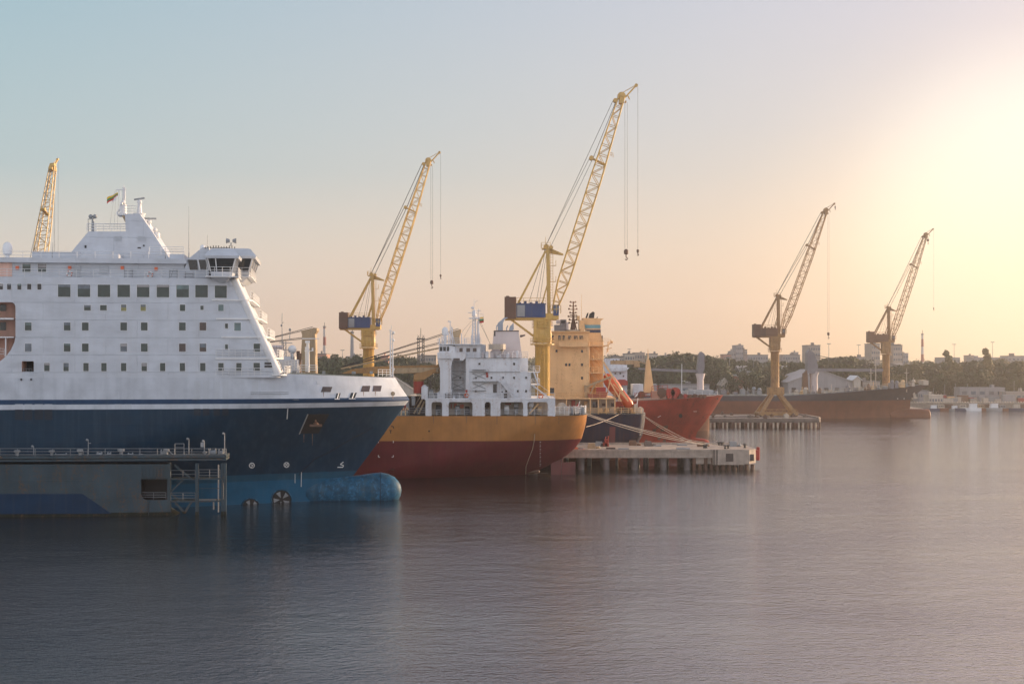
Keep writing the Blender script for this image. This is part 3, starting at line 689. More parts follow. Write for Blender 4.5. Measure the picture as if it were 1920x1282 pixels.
    for s in (-1, 1): mb.lathe(c+Vector((.28*s,0,.75)), [(.2,-.1*s),(.36,.4*s)] if s > 0 else [(.36,-.4),(.2,.1)], 8, 'x')
    mb.build('searchlight', 'galv', T)
    mb = MB(); 
    for i in range(12): x = 385+i*5; mb.tube(p(x,466,1), p(x,463-random.random()*3,1), .06)
    mb.tube(p(393,464.5,1), p(432,464.5,1), .04); mb.build('roof_fitting', 'dark_steel', T)
ferry()

# ================================================================ FLOATING DOCK in front of the ferry
def dock():
    fr = Frame(424, 184, 5.7); p = fr.p
    T = fthing('floating_dock', 'grey steel dock wall with blue stripe and open frame tower before the ferry', 'floating dock', fr)
    mb = MB(); mb.pprism(fr, [(-420,870),(314,870),(314,955),(345,975),(-420,985)], 0, 3.4); w = mb.build('wall', ['dock_grey','soot_and_shade_black'], T)
    c = MB(); c.pprism(fr, [(262.5,898),(311.5,898),(311.5,938),(273,938.5),(266,936),(262.5,929)], -1, 2.6); co = c.build('cutter', 'soot_and_shade_black', T)  # inner faces of the opening coloured black for shade
    md = w.modifiers.new('b', 'BOOLEAN'); md.object = co; md.material_mode = 'TRANSFER'; me = bpy.data.meshes.new_from_object(w.evaluated_get(bpy.context.evaluated_depsgraph_get())); w.modifiers.clear(); w.data = me; bpy.data.objects.remove(co)
    mb = MB(); mb.pprism(fr, [(-420,925.5),(155,925.5),(209,962.5),(-420,965)], -.03, .02); mb.build('blue_stripe', 'dock_blue', T)
    mb = MB(); mb.pbox(fr, -420, 424, 858.5, 868.5, -.35, 3.8); mb.pbox(fr, -420, 424, 857.3, 858.4, -.5, 4); mb.build('top_girder', 'dock_grey', T)
    for x0, x1 in ((313.5,319.5),(366,372),(414,418),(419,424)):
        for v in (0, 3.2): mb = MB(); mb.pbox(fr, x0, x1, 868.5, 990, v, v+.45); mb.build('column', 'dock_grey', T)
    mb = MB()
    for y0, y1 in ((896,899.5),(938,941.5)):
        for v in (.05, 3.3): mb.pbox(fr, 320, 418, y0, y1, v, v+.3)
        mb.pbox(fr, 320, 418, y0+.5, y0+1.3, .4, 3.3)
    mb.pbox(fr, 372, 414, 914.8, 916, .2, .4); mb.build('platform', 'dock_grey', T)
    mb = MB(); mb.beam(p(327,871,.5), p(358,897,.5), .12, .25); mb.beam(p(345,897,.4), p(320,922,.4), .12, .22); mb.beam(p(320,924,.3), p(338,940,.3), .12, .25); mb.beam(p(329,942,.3), p(346,962,.3), .15, .3); mb.beam(p(346,962,.3), p(359,940,.3), .15, .3)
    mb.build('brace', 'dock_grey', T)
    mb = MB(); rail(mb, [p(320,896,.2), p(366,896,.2)], 1.0, 2, .03); rail(mb, [p(373,896,.2), p(413,896,.2)], 1.1, 3, .03); rail(mb, [p(320,938,.2), p(366,938,.2)], 1.0, 3, .03)
    rail(mb, [p(-100,857.5,.1), p(424,857.5,.1)], 1.15, 3, .035, 2.2); rail(mb, [p(-100,857.5,3.6), p(424,857.5,3.6)], 1.15, 3, .03, 2.2)
    rail(mb, [p(265,936,.3), p(311,936,.3)], .9, 3, .03); mb.build('railing', 'galv', T)
    mb = MB()
    for i in range(7): mb.pbox(fr, 266+i*6.8, 266.5+i*6.8, 872, 897.5, -.08, .05)
    mb.pbox(fr, 263, 312, 897.5, 898.6, -.1, .1); mb.build('door_rib', 'dock_grey', T)
    for x0, x1, y0, y1 in ((373,405,935.5,937.8),(408,410,871,960),(417,418.5,905,936),(399,401,941,955)):
        mb = MB(); mb.pbox(fr, x0, x1, y0, y1, 1.2, 1.6); mb.build('pipe', 'galv', T)
    mb = MB(); mb.pbox(fr, 277.5, 278.8, 940, 966, -.12, .1); mb.build('fender', 'dark_steel', T)
    # deck gear
    def bollard(x, v=1.2, h=15, w=9, m='galv'):
        mb = MB(); c = p(x, 857.5, v); k = w*.07/2; mb.lathe(c, [(k*.55,0),(k*.5,h*.035),(k*.6,h*.045),(k,h*.05),(k,h*.066),(k*.5,h*.069)], 12); mb.build('vent', m, T)
    for x, h, w in ((32,14,12),(97,14,11),(150,16,12),(227,17,13),(312,17,12),(384,12,9)): bollard(x, random.uniform(.8,2.8), h, w)
    for x, w, h in ((112,22,8),(150,8,13),(185,10,11),(203,7,10),(243,10,9),(262,6,7),(306,12,15),(355,16,7),(398,12,17),(413,9,16)):
        mb = MB(); a = p(x-w/2, 857.6, 1.5); b = p(x+w/2, 857.6-h, 1.5)
        mb.lathe(((a.x+b.x)/2, 2.2, a.z+(b.z-a.z)*.5), [(.1,-(b.x-a.x)/2),((b.z-a.z)*.5,-(b.x-a.x)/2+.02),((b.z-a.z)*.5,-(b.x-a.x)/2+.12),((b.z-a.z)*.3,-(b.x-a.x)/2+.14),((b.z-a.z)*.3,(b.x-a.x)/2-.14),((b.z-a.z)*.5,(b.x-a.x)/2-.12),((b.z-a.z)*.5,(b.x-a.x)/2),(.1,(b.x-a.x)/2)], 12, 'x')
        mb.box(a.x, b.x, 1.7, 2.7, a.z, a.z+.35); mb.build('winch', 'galv', T)
    for x, y in ((165.5,824),(354,822),(383,826),(421,812),(63,836)):
        mb = MB(); mb.tube(p(x,857,2), p(x,y,2), .07, .05); mb.tube(p(x,y,2), p(x-3,y-1 if x == 354 else y,2), .06); mb.ball(p(x-2.5,y+.5,2), .16)
        if x == 165.5: mb.pbox(fr, 166, 170, 830, 831.5, 1.9, 2.1)
        if x == 383: mb.pbox(fr, 376, 382, 829, 838, 1.9, 2.2)
        mb.build('lamp_post', 'galv', T)
    mb = MB(); rail(mb, [p(328,846,1), p(345,846,1)], 1.0, 2, .04); mb.tube(p(328,857,1), p(328,840,1), .05); mb.tube(p(345,857,1), p(345,840,1), .05); mb.tube(p(314,843,1), p(330,857,1), .06); mb.build('gantry', 'galv', T)
dock()

# ================================================================ HARBOUR CRANES
def crane(px, py, Y, sc, base_z, label, mats, slew=0.0, luff=0.0, hook1=27.5, hook2=30.5, portal=False, name='harbour_crane'):
    """px, py: picture point of the slewing ring; the crane is modelled in metres about it"""
    yel, hou, cw = mats
    X, Z = (px-960)*Y/F, H-(py-HZ)*Y/F
    T = thing(name, label, 'crane', (X, Y, Z), slew, 'lattice jib cranes along the shipyard quays'); T.scale = (sc,)*3
    part = lambda mb, nm, m, sm=0: mb.build(nm, m, T, smooth=sm)
    # tower
    bz = (base_z-Z)/sc; ph = bz if not portal else bz+9.2
    mb = MB(); mb.lathe((0,0,0), [(1.75,-4.6),(1.75,-3.0),(1.6,-2.2),(1.6,-.3)], 10); mb.box(-1.65,1.5,-1.5,1.5,-4.3,-.35); part(mb, 'tower_head', yel)
    mb = MB(); mb.lathe((0,0,0), [(1.38,ph),(1.38,-5.2),(1.75,-4.7)], 20); part(mb, 'pedestal', yel, 40)
    mb = MB(); mb.lathe((0,0,0), [(2.25,-4.95),(2.25,-4.75)], 18)
    for r_, zz in ((2.2,-4.75),(1.9,-1.6)):
        pts = [(r_*math.cos(2*math.pi*i/12), r_*math.sin(2*math.pi*i/12), zz) for i in range(13)]; rail(mb, pts, 1.05, 2, .035, 2)
    mb.lathe((0,0,0), [(1.95,-1.75),(1.95,-1.62)], 18); part(mb, 'ring_platform', yel)
    mb = MB(); ladder(mb, (0,-1.55,max(ph, -22)), (0,-1.5,-4.8), .6, .04); part(mb, 'tower_ladder', yel)
    # turntable frame, house, ballast
    mb = MB(); mb.box(-7,2.6,-1.5,1.5,-.35,.15); mb.box(.3,3.0,-1.7,1.7,-.2,.9); part(mb, 'turntable', yel)
    mb = MB(); mb.box(-4.9,.55,-1.85,1.85,.17,2.62); mb.box(-5.0,.65,-1.95,1.95,2.62,2.75)
    for i in range(5): mb.box(-4.5+i*1.05,-4.0+i*1.05,-1.0,.2,2.75,3.0+.2*(i % 2))
    for i in range(9): mb.box(-4.85+i*.6,-4.80+i*.6,-1.88,-1.84,.2,2.6)
    h_ = part(mb, 'machinery_house', hou)
    gb = MB(); gb.box(-4.75,-3.3,-1.92,-1.87,.3,2.45); gb.build('side_panel', 'galv' if hou == 'crane_blue' else cw, h_)
    mb = MB(); mb.box(-7.05,-4.93,-2.2,2.2,-.1,3.95)
    for i in range(4): mb.box(-7.08+i*.55,-6.98+i*.55,-2.23,2.23,-.05,3.9)
    mb.box(-6.8,-6.2,-.5,.5,3.95,4.2); part(mb, 'counterweight', cw)
    mb = MB(); mb.box(2.0,3.0,-1.9,-.7,.5,2.4); mb.box(1.9,3.1,-2.0,-.6,2.4,2.5); c_ = part(mb, 'cab', hou)
    gb = MB(); gb.box(2.15,2.9,-1.94,-1.89,1.2,2.25); gb.box(2.99,3.04,-1.8,-.8,1.0,2.25); gb.build('cab_window', 'glass_pale', c_)
    mb = MB(); rail(mb, [(-4.9,-1.85,2.75),(.6,-1.85,2.75)], 1.0, 2, .035, 1.3); rail(mb, [(1.0,-2.0,.9),(3.4,-2.0,.9),(3.4,-.4,.9)], 1.5, 2, .04, .8); part(mb, 'railing', yel)
    mb = MB()
    for w in (-1.1, 1.1): mb.beam((-6.0,w,-.1),(-1.45,w*.7,-3.45),.3,.35)
    part(mb, 'raking_strut', yel)
    # mast
    for w in (-1.15, 1.15):
        mb = MB(); mb.beam((1.25,w,.2),(1.0,w*.75,13.0),.42,.62); part(mb, 'mast_leg', yel)
        mb = MB(); mb.beam((-4.6,w*1.1,2.7),(.6,w*.75,12.6),.32,.36); part(mb, 'back_stay', yel)
        mb = MB(); mb.beam((-.1,w,2.6),(1.0,w*.85,6.6),.2,.24); part(mb, 'mast_brace', yel)
    mb = MB()
    for z in (3.5,6.5,9.5,12): mb.beam((1.15,-1.1,z),(1.15,1.1,z),.2,.2)
    mb.box(-.1,1.9,-1.2,1.2,12.9,13.1); mb.prism([(1.0,13.0),(1.0,12.2),(3.9,11.75),(3.9,12.05),(2.0,12.9)], -.35, .35); mb.lathe((.7,0,13.4), [(.5,-.3),(.5,.3)], 12, 'y'); mb.lathe((1.6,0,13.25), [(.4,-.3),(.4,.3)], 12, 'y')
    rail(mb, [(-.2,-1.2,13.1),(1.5,-1.2,13.1)], 1.0, 2, .035, .8); rail(mb, [(-.2,-1.2,13.1),(-.2,1.2,13.1)], 1.0, 2, .035, .8); mb.tube((.6,0,13.1),(.6,0,15.2),.04); ladder(mb, (1.7,-1,3),(1.7,-.9,12.6),.5,.04)
    for z in (6.8, 9.8): mb.box(1.5,2.5,-1.2,-.3,z,z+.06); rail(mb, [(2.5,-1.2,z),(2.5,-.3,z)], 1.0, 2, .03)
    part(mb, 'mast_head', yel)
    # lattice jib
    ft, tp = Vector((2.15,0,1.3)), Vector((14.8,0,41.4))
    if luff: tp = ft + Matrix.Rotation(R(luff), 3, 'Y') @ (tp-ft)
    ax = (tp-ft).normalized(); L = (tp-ft).length; nrm = Vector((-ax.z,0,ax.x))
    def prof(t):
        d = .35+(1.05-.35)*min(1,t/.14) if t < .14 else 1.05 if t < .62 else 1.05-(t-.62)/.38*.5
        w = 1.7-.35*t/.6 if t < .6 else 1.35-(t-.6)/.4*.7
        return d, w
    def cp(t, i, j): d, w = prof(t); return ft+ax*L*t+nrm*d*i+Vector((0,w*j,0))
    mb = MB(); K = 22; ts = [k/K for k in range(K+1)]
    for i, j in ((-1,-1),(1,-1),(-1,1),(1,1)):
        for a, b in zip(ts, ts[1:]): mb.tube(cp(a,i,j), cp(b,i,j), .145, n=5)
    for k, t in enumerate(ts[1:], 1):
        for j in (-1, 1):
            mb.tube(cp(t,-1,j), cp(t,1,j), .06, n=4)
            a = 1 if k % 2 else -1; mb.tube(cp(ts[k-1],a,j), cp(t,-a,j), .06, n=4)
        for i in (-1, 1):
            mb.tube(cp(t,i,-1), cp(t,i,1), .06, n=4); a = 1 if k % 2 else -1; mb.tube(cp(ts[k-1],i,a), cp(t,i,-a), .055, n=4)
    part(mb, 'jib', yel)
    mb = MB(); mb.box(tp.x-.5,tp.x+.4,-.9,.9,tp.z-1.3,tp.z-.6); mb.lathe(tp+Vector((.0,0,.1)), [(.75,-.6),(.8,-.2),(.8,.2),(.75,.6)], 16, 'y'); mb.lathe(tp+Vector((-1.2,0,-.7)), [(.4,-.5),(.4,.5)], 12, 'y')
    f2 = tp+Vector((2.75,0,2.15)); mb.beam(tp+Vector((.5,0,-.3)), f2, .3, .28); mb.tube(tp+Vector((.2,0,.8)), f2+Vector((0,0,.1)), .07); mb.lathe(f2, [(.32,-.25),(.32,.25)], 12, 'y'); mb.beam(tp+Vector((1.2,0,.2)), tp+Vector((1.5,0,-.5)), .15, .2)
    mb.beam(tp+Vector((.6,0,-.9)), tp+Vector((.9,0,-1.0)), .4, .4); part(mb, 'jib_head', yel)
    md = cp(.70,1,0)
    mb = MB(); mb.lathe(md+nrm*1.0, [(.42,-.6),(.42,.6)], 12, 'y'); mb.beam(md+nrm*1.0, cp(.69,-1,0), .9, .3); rail(mb, [cp(.73,-1,-.4)-nrm*.2, cp(.73,-1,-.4)-nrm*1.0], .8, 2, .04, .5); part(mb, 'sheave_bracket', yel)
    # ropes
    mb = MB(); h1, h2 = Vector((.7,0,13.7)), Vector((1.6,0,13.5))
    for w in (-.3, .3):
        mb.tube(h1+Vector((0,w,0)), md+nrm*1.3+Vector((0,w,0)), .034, n=4); mb.tube(h2+Vector((0,w,0)), md+nrm*.7+Vector((0,w,0)), .034, n=4)
        mb.tube(h1+Vector((0,w,0)), tp+Vector((-1.5,w,-.5)), .04, n=4); mb.tube(md+nrm*.7+Vector((0,w,0)), tp+Vector((-.8,w,-.2)), .05, n=4)
    mb.tube(h1, (-2.6,0,2.7), .04, n=4); mb.tube(h1, (-1.2,.3,2.7), .035, n=4); mb.tube((.9,0,13.2), (-.6,-.3,2.7), .035, n=4); part(mb, 'luffing_rope', 'wire')
    for q, ln, big in ((tp+Vector((.85,0,-1.0)), hook1, 1), (f2+Vector((.3,0,-.2)), hook2, 0)):
        mb = MB()
        for w in ((-.22, .22) if big else (0,)): mb.tube(q+Vector((w,0,0)), q+Vector((w,0,-ln)), .028, n=4)
        o = part(mb, 'hoist_rope', 'wire'); b = q+Vector((0,0,-ln)); mb = MB(); k = 1 if big else .55
        mb.lathe(b+Vector((0,0,-.5*k)), [(.1,-.5*k),(.42*k,-.3*k),(.42*k,.3*k),(.2,.55*k)], 10); mb.tube(b+Vector((0,0,-1.0*k)), b+Vector((0,0,-1.5*k)), .1)
        mb.path([b+Vector((.0,0,-1.4*k)), b+Vector((.28*k,0,-1.7*k)), b+Vector((.1*k,0,-2.0*k)), b+Vector((-.2*k,0,-1.8*k))], .09); mb.build('hook_block', 'crane_brown', o)
    if portal:
        mb = MB(); mb.box(-2.2,2.6,-2.4,2.4,bz+7.0,bz+9.4); part(mb, 'portal_head', yel)
        for sx, ex in ((-1.8,-5.6),(2.2,6.3)):
            for w in (-1, 1): mb = MB(); mb.beam((sx*.6,w*1.6,bz+7.2),(ex,w*4.6,bz+.5),1.0,1.05); part(mb, 'portal_leg', yel)
        mb = MB()
        for w in (-4.6, 4.6): mb.beam((-5.8,w,bz+.9),(6.5,w,bz+.9),.5,.8)
        for a in (-5.6, 6.3): mb.beam((a,-4.6,bz+1.2),(a,4.6,bz+1.2),.5,.6)
        for a in range(-5, 7, 2): mb.beam((a,-4.6,bz+1.2),(a+1,-4.6,bz+2.4),.15,.15); mb.beam((a+1,-4.6,bz+2.4),(a+2,-4.6,bz+1.2),.15,.15)
        mb.beam((-5,-4.6,bz+2.4),(6,-4.6,bz+2.4),.25,.25)
        part(mb, 'sill_beam', yel)
        mb = MB()
        for a in (-5.4,-3.8,4.4,6.0):
            for w in (-4.6, 4.6): mb.lathe((a,w,bz+.35), [(.35,-.2),(.35,.2)], 10, 'y')
        part(mb, 'travel_wheel', 'dark_steel')
    return T
crane(1017, 597, 266, 1.0, 3.7, 'tallest yellow lattice crane with blue machinery house, between the white and tan deckhouses', ('crane_yellow','crane_blue','crane_brown'))
crane(691, 616, 345, .98, 3.2, 'yellow lattice crane with blue machinery house rising over the bow of the ferry', ('crane_yellow','crane_blue','crane_brown'), hook1=28.5, hook2=30)
crane(1453, 631, 440, .955, 2.6, 'weathered crane with rust brown house on spread portal legs on the timber pier', ('crane_pale','crane_rust','crane_brown'), luff=2.4, hook1=38.5, hook2=0.6, portal=True)
crane(1661, 641, 520, .95, 2.6, 'farthest pale yellow crane behind the slate hull, washed out by the low sun', ('crane_pale','crane_rust','crane_rust'), luff=.8, hook1=.6, hook2=30)
crane(50, 616, 342, .985, 3.2, 'yellow lattice crane whose upper jib shows above the ferry roof', ('crane_yellow','crane_blue','crane_brown'), slew=R(83), luff=-.5)

# ================================================================ DECK CRANES on the ships (parts of their ship)
def deck_crane(T, fr, v, px, yb, yt, w, jib_to, mat='tan_crane', ped=None, thick=8, slope=6):
    """tapered house on a pedestal, jib and topping wires to jib_to"""
    p = fr.p
    if ped:
        a, b = p(px, ped[1], v), p(px, yb, v); rr = (p(px+ped[0],yb,v).x-p(px-ped[0],yb,v).x)/2
        mb = MB(); mb.lathe((a.x, v, 0), [(rr, a.z), (rr, b.z)], 16); mb.build('crane_pedestal', ped[2], T, smooth=40)
    hw = 1.5
    mb = MB(); mb.pprism(fr, [(px-w*.55,yb),(px-w*.42,yt+14),(px-w*.5,yt+6),(px+w*.1,yt+3),(px+w*.3,yt),(px+w*.5,yt+1),(px+w*.5,yt+6),(px+w*.36,yt+12),(px+w*.42,yb)], v-hw, v+hw)
    h_ = mb.build('crane_house', mat, T)
    if jib_to:
        x1, y1 = jib_to; j0 = p(px-w*.3*(1 if x1 < px else -1), yb-3, v); j1 = p(x1, y1, v)
        mb = MB()
        for s in (-1, 1):
            mb.beam(j0+Vector((0,s*.9,0)), j1+Vector((0,s*.5,0)), .35, thick*.5*F**0*fr.O.y/F)
        for k in range(7): q = j0.lerp(j1, (k+.5)/7); mb.box(q.x-.15,q.x+.15,v-.8,v+.8,q.z-.15,q.z+.15)
        mb.build('crane_jib', mat, T)
        mb = MB(); t = p(px+w*.25, yt+2, v)
        for s, dz in ((-.6,0),(-.2,.3),(.3,-1.6),(.6,-1.3)): mb.tube(t+Vector((0,s,dz)), j1+Vector((0,s,.3)), .055, n=4)
        mb.build('topping_wire', 'wire', T)

# ================================================================ SHIP 2: ochre and dark red hull, white house
def ship_white():
    fr = Frame(1000, 240, 0); p = fr.p
    T = fthing('cargo_ship', 'cargo ship with ochre and dark red hull and white deckhouse, moored between ferry and pier', 'ship', fr)
    VC, B = 8.5, 8.5
    st = sorted([(p(x, y, VC).z, p(x, y, VC).x) for x, y in ((1100.5,776),(1099,790),(1096,803),(1090,824),(1078,840),(1063,853),(1046,864),(1025,874),(1000,885),(965,900))])
    right = lut([(-3, p(880,900,VC).x, 26, 1.1)] + [(z, u, 6+(11-z)*2.2 if z < 11 else 6, .38+max(0,(9-z))*.07) for z, u in st])
    left = lambda z: (p(430,800,VC).x-z*.4, 30, .9)
    zs = [-3, -.8]+[z for z, u in st]
    mb = MB(); hull(mb, VC, B, sorted(zs), right, left, n=20); Hh = mb.build('hull', ['ochre_hull','deck_green'], T, smooth=35, weld=True); bv = bvh_of([Hh])
    # rudder and propeller boss
    mb = MB(); mb.pprism(fr, [(1033,866),(1052,862),(1052,895),(1033,895)], VC-.35, VC+.35); mb.pprism(fr, [(1053,867),(1079,866),(1079,898),(1053,898)], VC-.25, VC+.25); mb.tube(p(1054,868,VC), p(1055,852,VC), .12); mb.build('rudder', 'rudder_red', T)
    mb = MB(); mb.lathe(p(1006,884,VC), [(.05,.6),(.3,.4),(.4,0),(.45,-1.6)], 12, 'x'); mb.beam(p(1002,887,VC-1), p(1027,887,VC-1), .3, .12); mb.build('propeller_hub', 'crane_brown', T)
    # hull marks
    fs = [('U', 718, 811), ('T', 732.5, 809.5)]
    def glyph(ch, cx, cy, s=1.0):
        w, h = 3.2*s, 5*s
        G = {'U': [[(-1,-1),(-1,.6),(-.5,1),(.5,1),(1,.6),(1,-1)]], 'T': [[(-1,-1),(1,-1)],[(0,-1),(0,1)]], 'I': [[(0,-1),(0,1)]]}[ch]
        mb = MB()
        for ln in G: stroke(mb, fr, bv, [(cx+a*w, cy+b*h*.75) for a, b in ln], .075)
        return mb
    for ch, x, y in fs: glyph(ch, x, y, .75).build('letter', 'mark_black', T)
    mb = MB(); stroke(mb, fr, bv, [(733,799),(737.5,799),(738.5,803)], .08); disc(mb, fr, bv, 804.5, 808, 1.6, 1.6); disc(mb, fr, bv, 793, 822, .8, .8); mb.build('hull_mark', 'mark_black', T)
    for i in range(7):
        mb = MB(); stroke(mb, fr, bv, [(1012,828+i*7),(1014,828+i*7)], .05); stroke(mb, fr, bv, [(1012,831+i*7),(1013,831+i*7)], .04)
        if mb.v: mb.build('draught_mark', 'mark_white', T)
    for x in (812,874,931,1003,1047):
        mb = MB(); patch(mb, fr, bv, ((x,780),(x+1.6,780),(x+1.1,792+x%9),(x+.4,792+x%9)), .012, 1, 3); mb.build('rust_run', 'crane_rust', T)
    for x, sx in ((709.5,1),(737.5,-1)):
        mb = MB(); stroke(mb, fr, bv, [(x,826),(x,830)], .06); stroke(mb, fr, bv, [(x,853),(x,856.5),(x+3*sx*(1 if x < 720 else 1),856.5)], .06); mb.build('tug_mark', 'mark_white', T)
    mb = MB(); stroke(mb, fr, bv, [(1002.5,813),(1001,828),(998,842),(991,860),(986,874),(985.5,888)], .05, .06); mb.build('rope_ladder', 'rope', T)
    # gallery on the poop: roof, pillars, back wall
    zr = p(900,748,0)
    mb = MB(); mb.pbox(fr, 796, 1041, 746.5, 749.5, .0, 17); mb.build('gallery_roof', 'ship_white', T)
    mb = MB(); mb.pbox(fr, 797, 1036, 749.5, 778, 3.4, 13.5); mb.build('gallery_wall', 'gallery_cream', T)
    for x0, x1 in ((798,809),(829,841),(886,909),(920,938),(981,989),(1027,1041)):
        mb = MB(); a, b = p(x0,778,.05), p(x1,749.5,.05); mb.box(a.x,b.x,.05,.35,a.z-.2,b.z); mb.build('pillar', 'ship_white', T)
    for x0, x1 in ((809,829),(841,886),(909,920),(938,981),(989,1027)):
        mb = MB(); a, b = p(x0,778,.12), p(x1,749.5,.12)
        mb.box(a.x,b.x,.1,.3,b.z-.35,b.z); r_ = .12
        for x, s in ((a.x,1),(b.x,-1)): mb.prism([(x,b.z-.35),(x+s*.22,b.z-.35),(x+s*.05,b.z-.6),(x,b.z-.6)],.1,.3)
        rail(mb, [Vector((a.x,.2,a.z-.1)), Vector((b.x,.2,a.z-.1))], 1.0, 3, .03, 1.2); mb.build('bulwark_rail', 'ship_white', T)
    rnd = random.Random(3)
    for x, y0, y1, m, w in ((854,756,764,'lifeboat_orange',5),(866,758,765,'lifeboat_orange',7),(913,757,774,'glass_brown',3.5),(953,756,758.5,'red_paint',11),(846,757,765,'red_paint',2),(950,766,776,'trim_white',10),(968,760,776,'galv',6),(996,758,776,'ship_white',4),(822,765,777,'dark_steel',7),(858,766,777,'galv',10),(876,768,777,'dark_steel',9),(1012,768,777,'tan_crane',12)):
        mb = MB(); mb.pbox(fr, x-w/2, x+w/2, y0, y1, 2.2 if y1 > 770 else 3.3, 3.41)
        if y1 > 770:
            c = p(x, y0, 2.2); mb.lathe((c.x,2.0,c.z), [(.45,-.4),(.6,-.35),(.6,.35),(.45,.4)], 10, 'x')
        mb.build('deck_locker', m, T)
    mb = MB(); stair(mb, p(992,776,2), p(1010,756,2)); mb.build('stair', 'tan_house', T)
    # stern deck machinery
    mb = MB(); c = p(1054,764,3); mb.lathe(c, [(.4,-1.1),(.85,-1.0),(.85,-.8),(.45,-.7),(.45,.7),(.85,.8),(.85,1.0),(.4,1.1)], 16, 'y'); mb.box(c.x-1.2,c.x+1.2,1.8,4.4,c.z-1.3,c.z-.5); mb.build('mooring_winch', 'gallery_cream', T)
    for x in (1066,1073,1080,1088,1094):
        mb = MB(); mb.pbox(fr, x-2, x+2, 762+rnd.random()*5, 777, 2+rnd.random()*6, 9); mb.tube(p(x,777,3), p(x+2,757+rnd.random()*4,3), .05); mb.build('deck_gear', rnd.choice(('ship_white','galv','gallery_cream')), T)
    mb = MB(); q = [p(1041,777,.2), p(1075,777,.8), p(1088,777,2.5), p(1096,777,5), p(1099,777,8.5)]; z = q[0].z; rail(mb, [Vector((a.x,a.y,z)) for a in q], 1.3, 4, .04, .8); mb.build('stern_rail', 'ship_white', T)
    mb = MB(); mb.tube(p(1080,776,8), p(1087,752,8), .07); mb.build('ensign_staff', 'ship_white', T)
    mb = MB(); a = p(1086,754,8); mb.add([a, a+Vector((-1.0,0,-1.1)), a+Vector((-.8,.2,-1.7)), a+Vector((.05,.1,-.8))], [(0,1,2,3)]); mb.build('ensign', 'flag_red', T)
    # accommodation
    acc = []
    def blk(x0,x1,y0,y1,v0,v1,nm='deckhouse',m='ship_white'):
        mb = MB(); mb.pbox(fr, x0,x1,y0,y1,v0,v1); return mb.build(nm, m, T)
    blk(873,975,671,748,1.2,15.5); blk(975,996,697,748,1.2,15.5); blk(975,990,671,697,3.0,14)
    blk(880,884,748,749,0,1)
    blk(846,876,671,748,4.2,14, 'recessed_house', 'ship_white')
    # flared pillar under the bridge wing
    mb = MB(); mb.pprism(fr, [(820,672),(850,672),(846,685),(846,748),(825,748),(825,690)], .6, 5); mb.build('wing_pillar', 'ship_white', T)
    mb = MB(); mb.pprism(fr, [(873,671),(878,671),(880,690),(880,748),(874,748),(874,690)], .9, 1.2); mb.build('arch_side', 'ship_white', T)
    mb = MB(); mb.pprism(fr, [(820,661),(873,661),(873,671),(868,676),(848,676),(848,672),(820,672)], .3, 16.5); mb.build('bridge_deck', 'ship_white', T)
    blk(850,862,671.5,675.5,.24,.3,'wing_opening','glass_brown')
    mb = MB(); mb.pprism(fr, [(823,661),(823,649),(826,646),(848,648),(853,650),(853,661)], 1.5, 15); mb.pbox(fr, 853, 901, 646, 671, 2, 15); mb.pbox(fr, 901, 910, 646, 671, 4, 14); mb.build('bridge', 'ship_white', T)
    mb = MB(); mb.pbox(fr, 821, 903, 644.5, 646.3, 1.2, 15.6); mb.build('bridge_roof', 'ship_white', T)
    for x, y, w, h, v in ((827,654,5,8,1.5),(833.5,654,5,8,1.5),(840,654,4.5,8,1.5),(864.5,656,6,7,2),(878,656,6.8,7,2),(890,656,6.8,7,2),(899,682,3.6,4,1.2),(964,682,3.6,4.5,1.2),(863,707.8,3,4,4.2),(892.5,708,3,4,1.2),(921.5,708,3.4,4,1.2),(943,708,3.6,4,1.2),(964,708,3.6,4,1.2),(986.5,708,3.6,4,1.2),(892.3,733,3.2,4,1.2),(949,733,3.6,4,1.2),(971,733,3.6,4,1.2),(986.5,733,3.6,4,1.2),(928,728,7,16,1.2),(948,742,6,9,1.2),(941.5,734.5,2.5,2.5,1.2)):
        fb = MB(); a, b = p(x-w/2-.6,y+h/2+.6,v), p(x+w/2+.6,y-h/2-.6,v); fb.box(a.x,b.x,v-.05,v,a.z,b.z); o = fb.build('window' if h < 9 else 'door', 'ship_white', T)
        gb = MB(); a, b = p(x-w/2,y+h/2,v), p(x+w/2,y-h/2,v); gb.box(a.x,b.x,v-.09,v-.04,a.z,b.z); gb.build('pane', 'glass_dark' if v < 1.9 else 'glass_brown', o)
    # frames and ladders on the house side
    mb = MB()
    for x0, x1, v in ((847,870,4.15),(885,911,1.15)):
        for y in ((696,712,730) if x0 < 850 else (693,697,715,732)): mb.pbox(fr, x0, x1, y-.5, y+.5, v-.5, v+.02)
        for y in (700,718): mb.tube(p(x0+1,y,v-.1), p(x1-1,y+10,v-.1), .05); mb.tube(p(x0+1,y+10,v-.1), p(x1-1,y,v-.1), .05)
    for y in (671,697): mb.pbox(fr, 868, 976, y-.4, y+.5, 1.0, 1.25)
    mb.pbox(fr, 905, 935, 714.5, 716, .2, 1.3); mb.build('side_frame', 'galv', T)
    mb = MB(); stair(mb, p(940,716,.6), p(962,744,.6)); mb.tube(p(935,746,.6), p(935,713,.6), .07); mb.tube(p(939,746,.6), p(939,713,.6), .07); stair(mb, p(1001,698,1), p(1010,722,1)); mb.pbox(fr, 996, 1012, 697, 698.5, .8, 12); mb.pbox(fr, 996, 1012, 721, 722.5, .8, 12)
    rail(mb, [p(976,697,1.3), p(1012,697,1.3)], 1.0, 3, .035, 1.2); rail(mb, [p(996,721,1.3), p(1012,721,1.3)], 1.0, 3, .035, 1.2); stair(mb, p(998,722,1.5), p(1030,746,1.5)); mb.tube(p(1008,698,1.2), p(1008,746,1.2), .07); mb.build('outside_stair', 'ship_white', T)
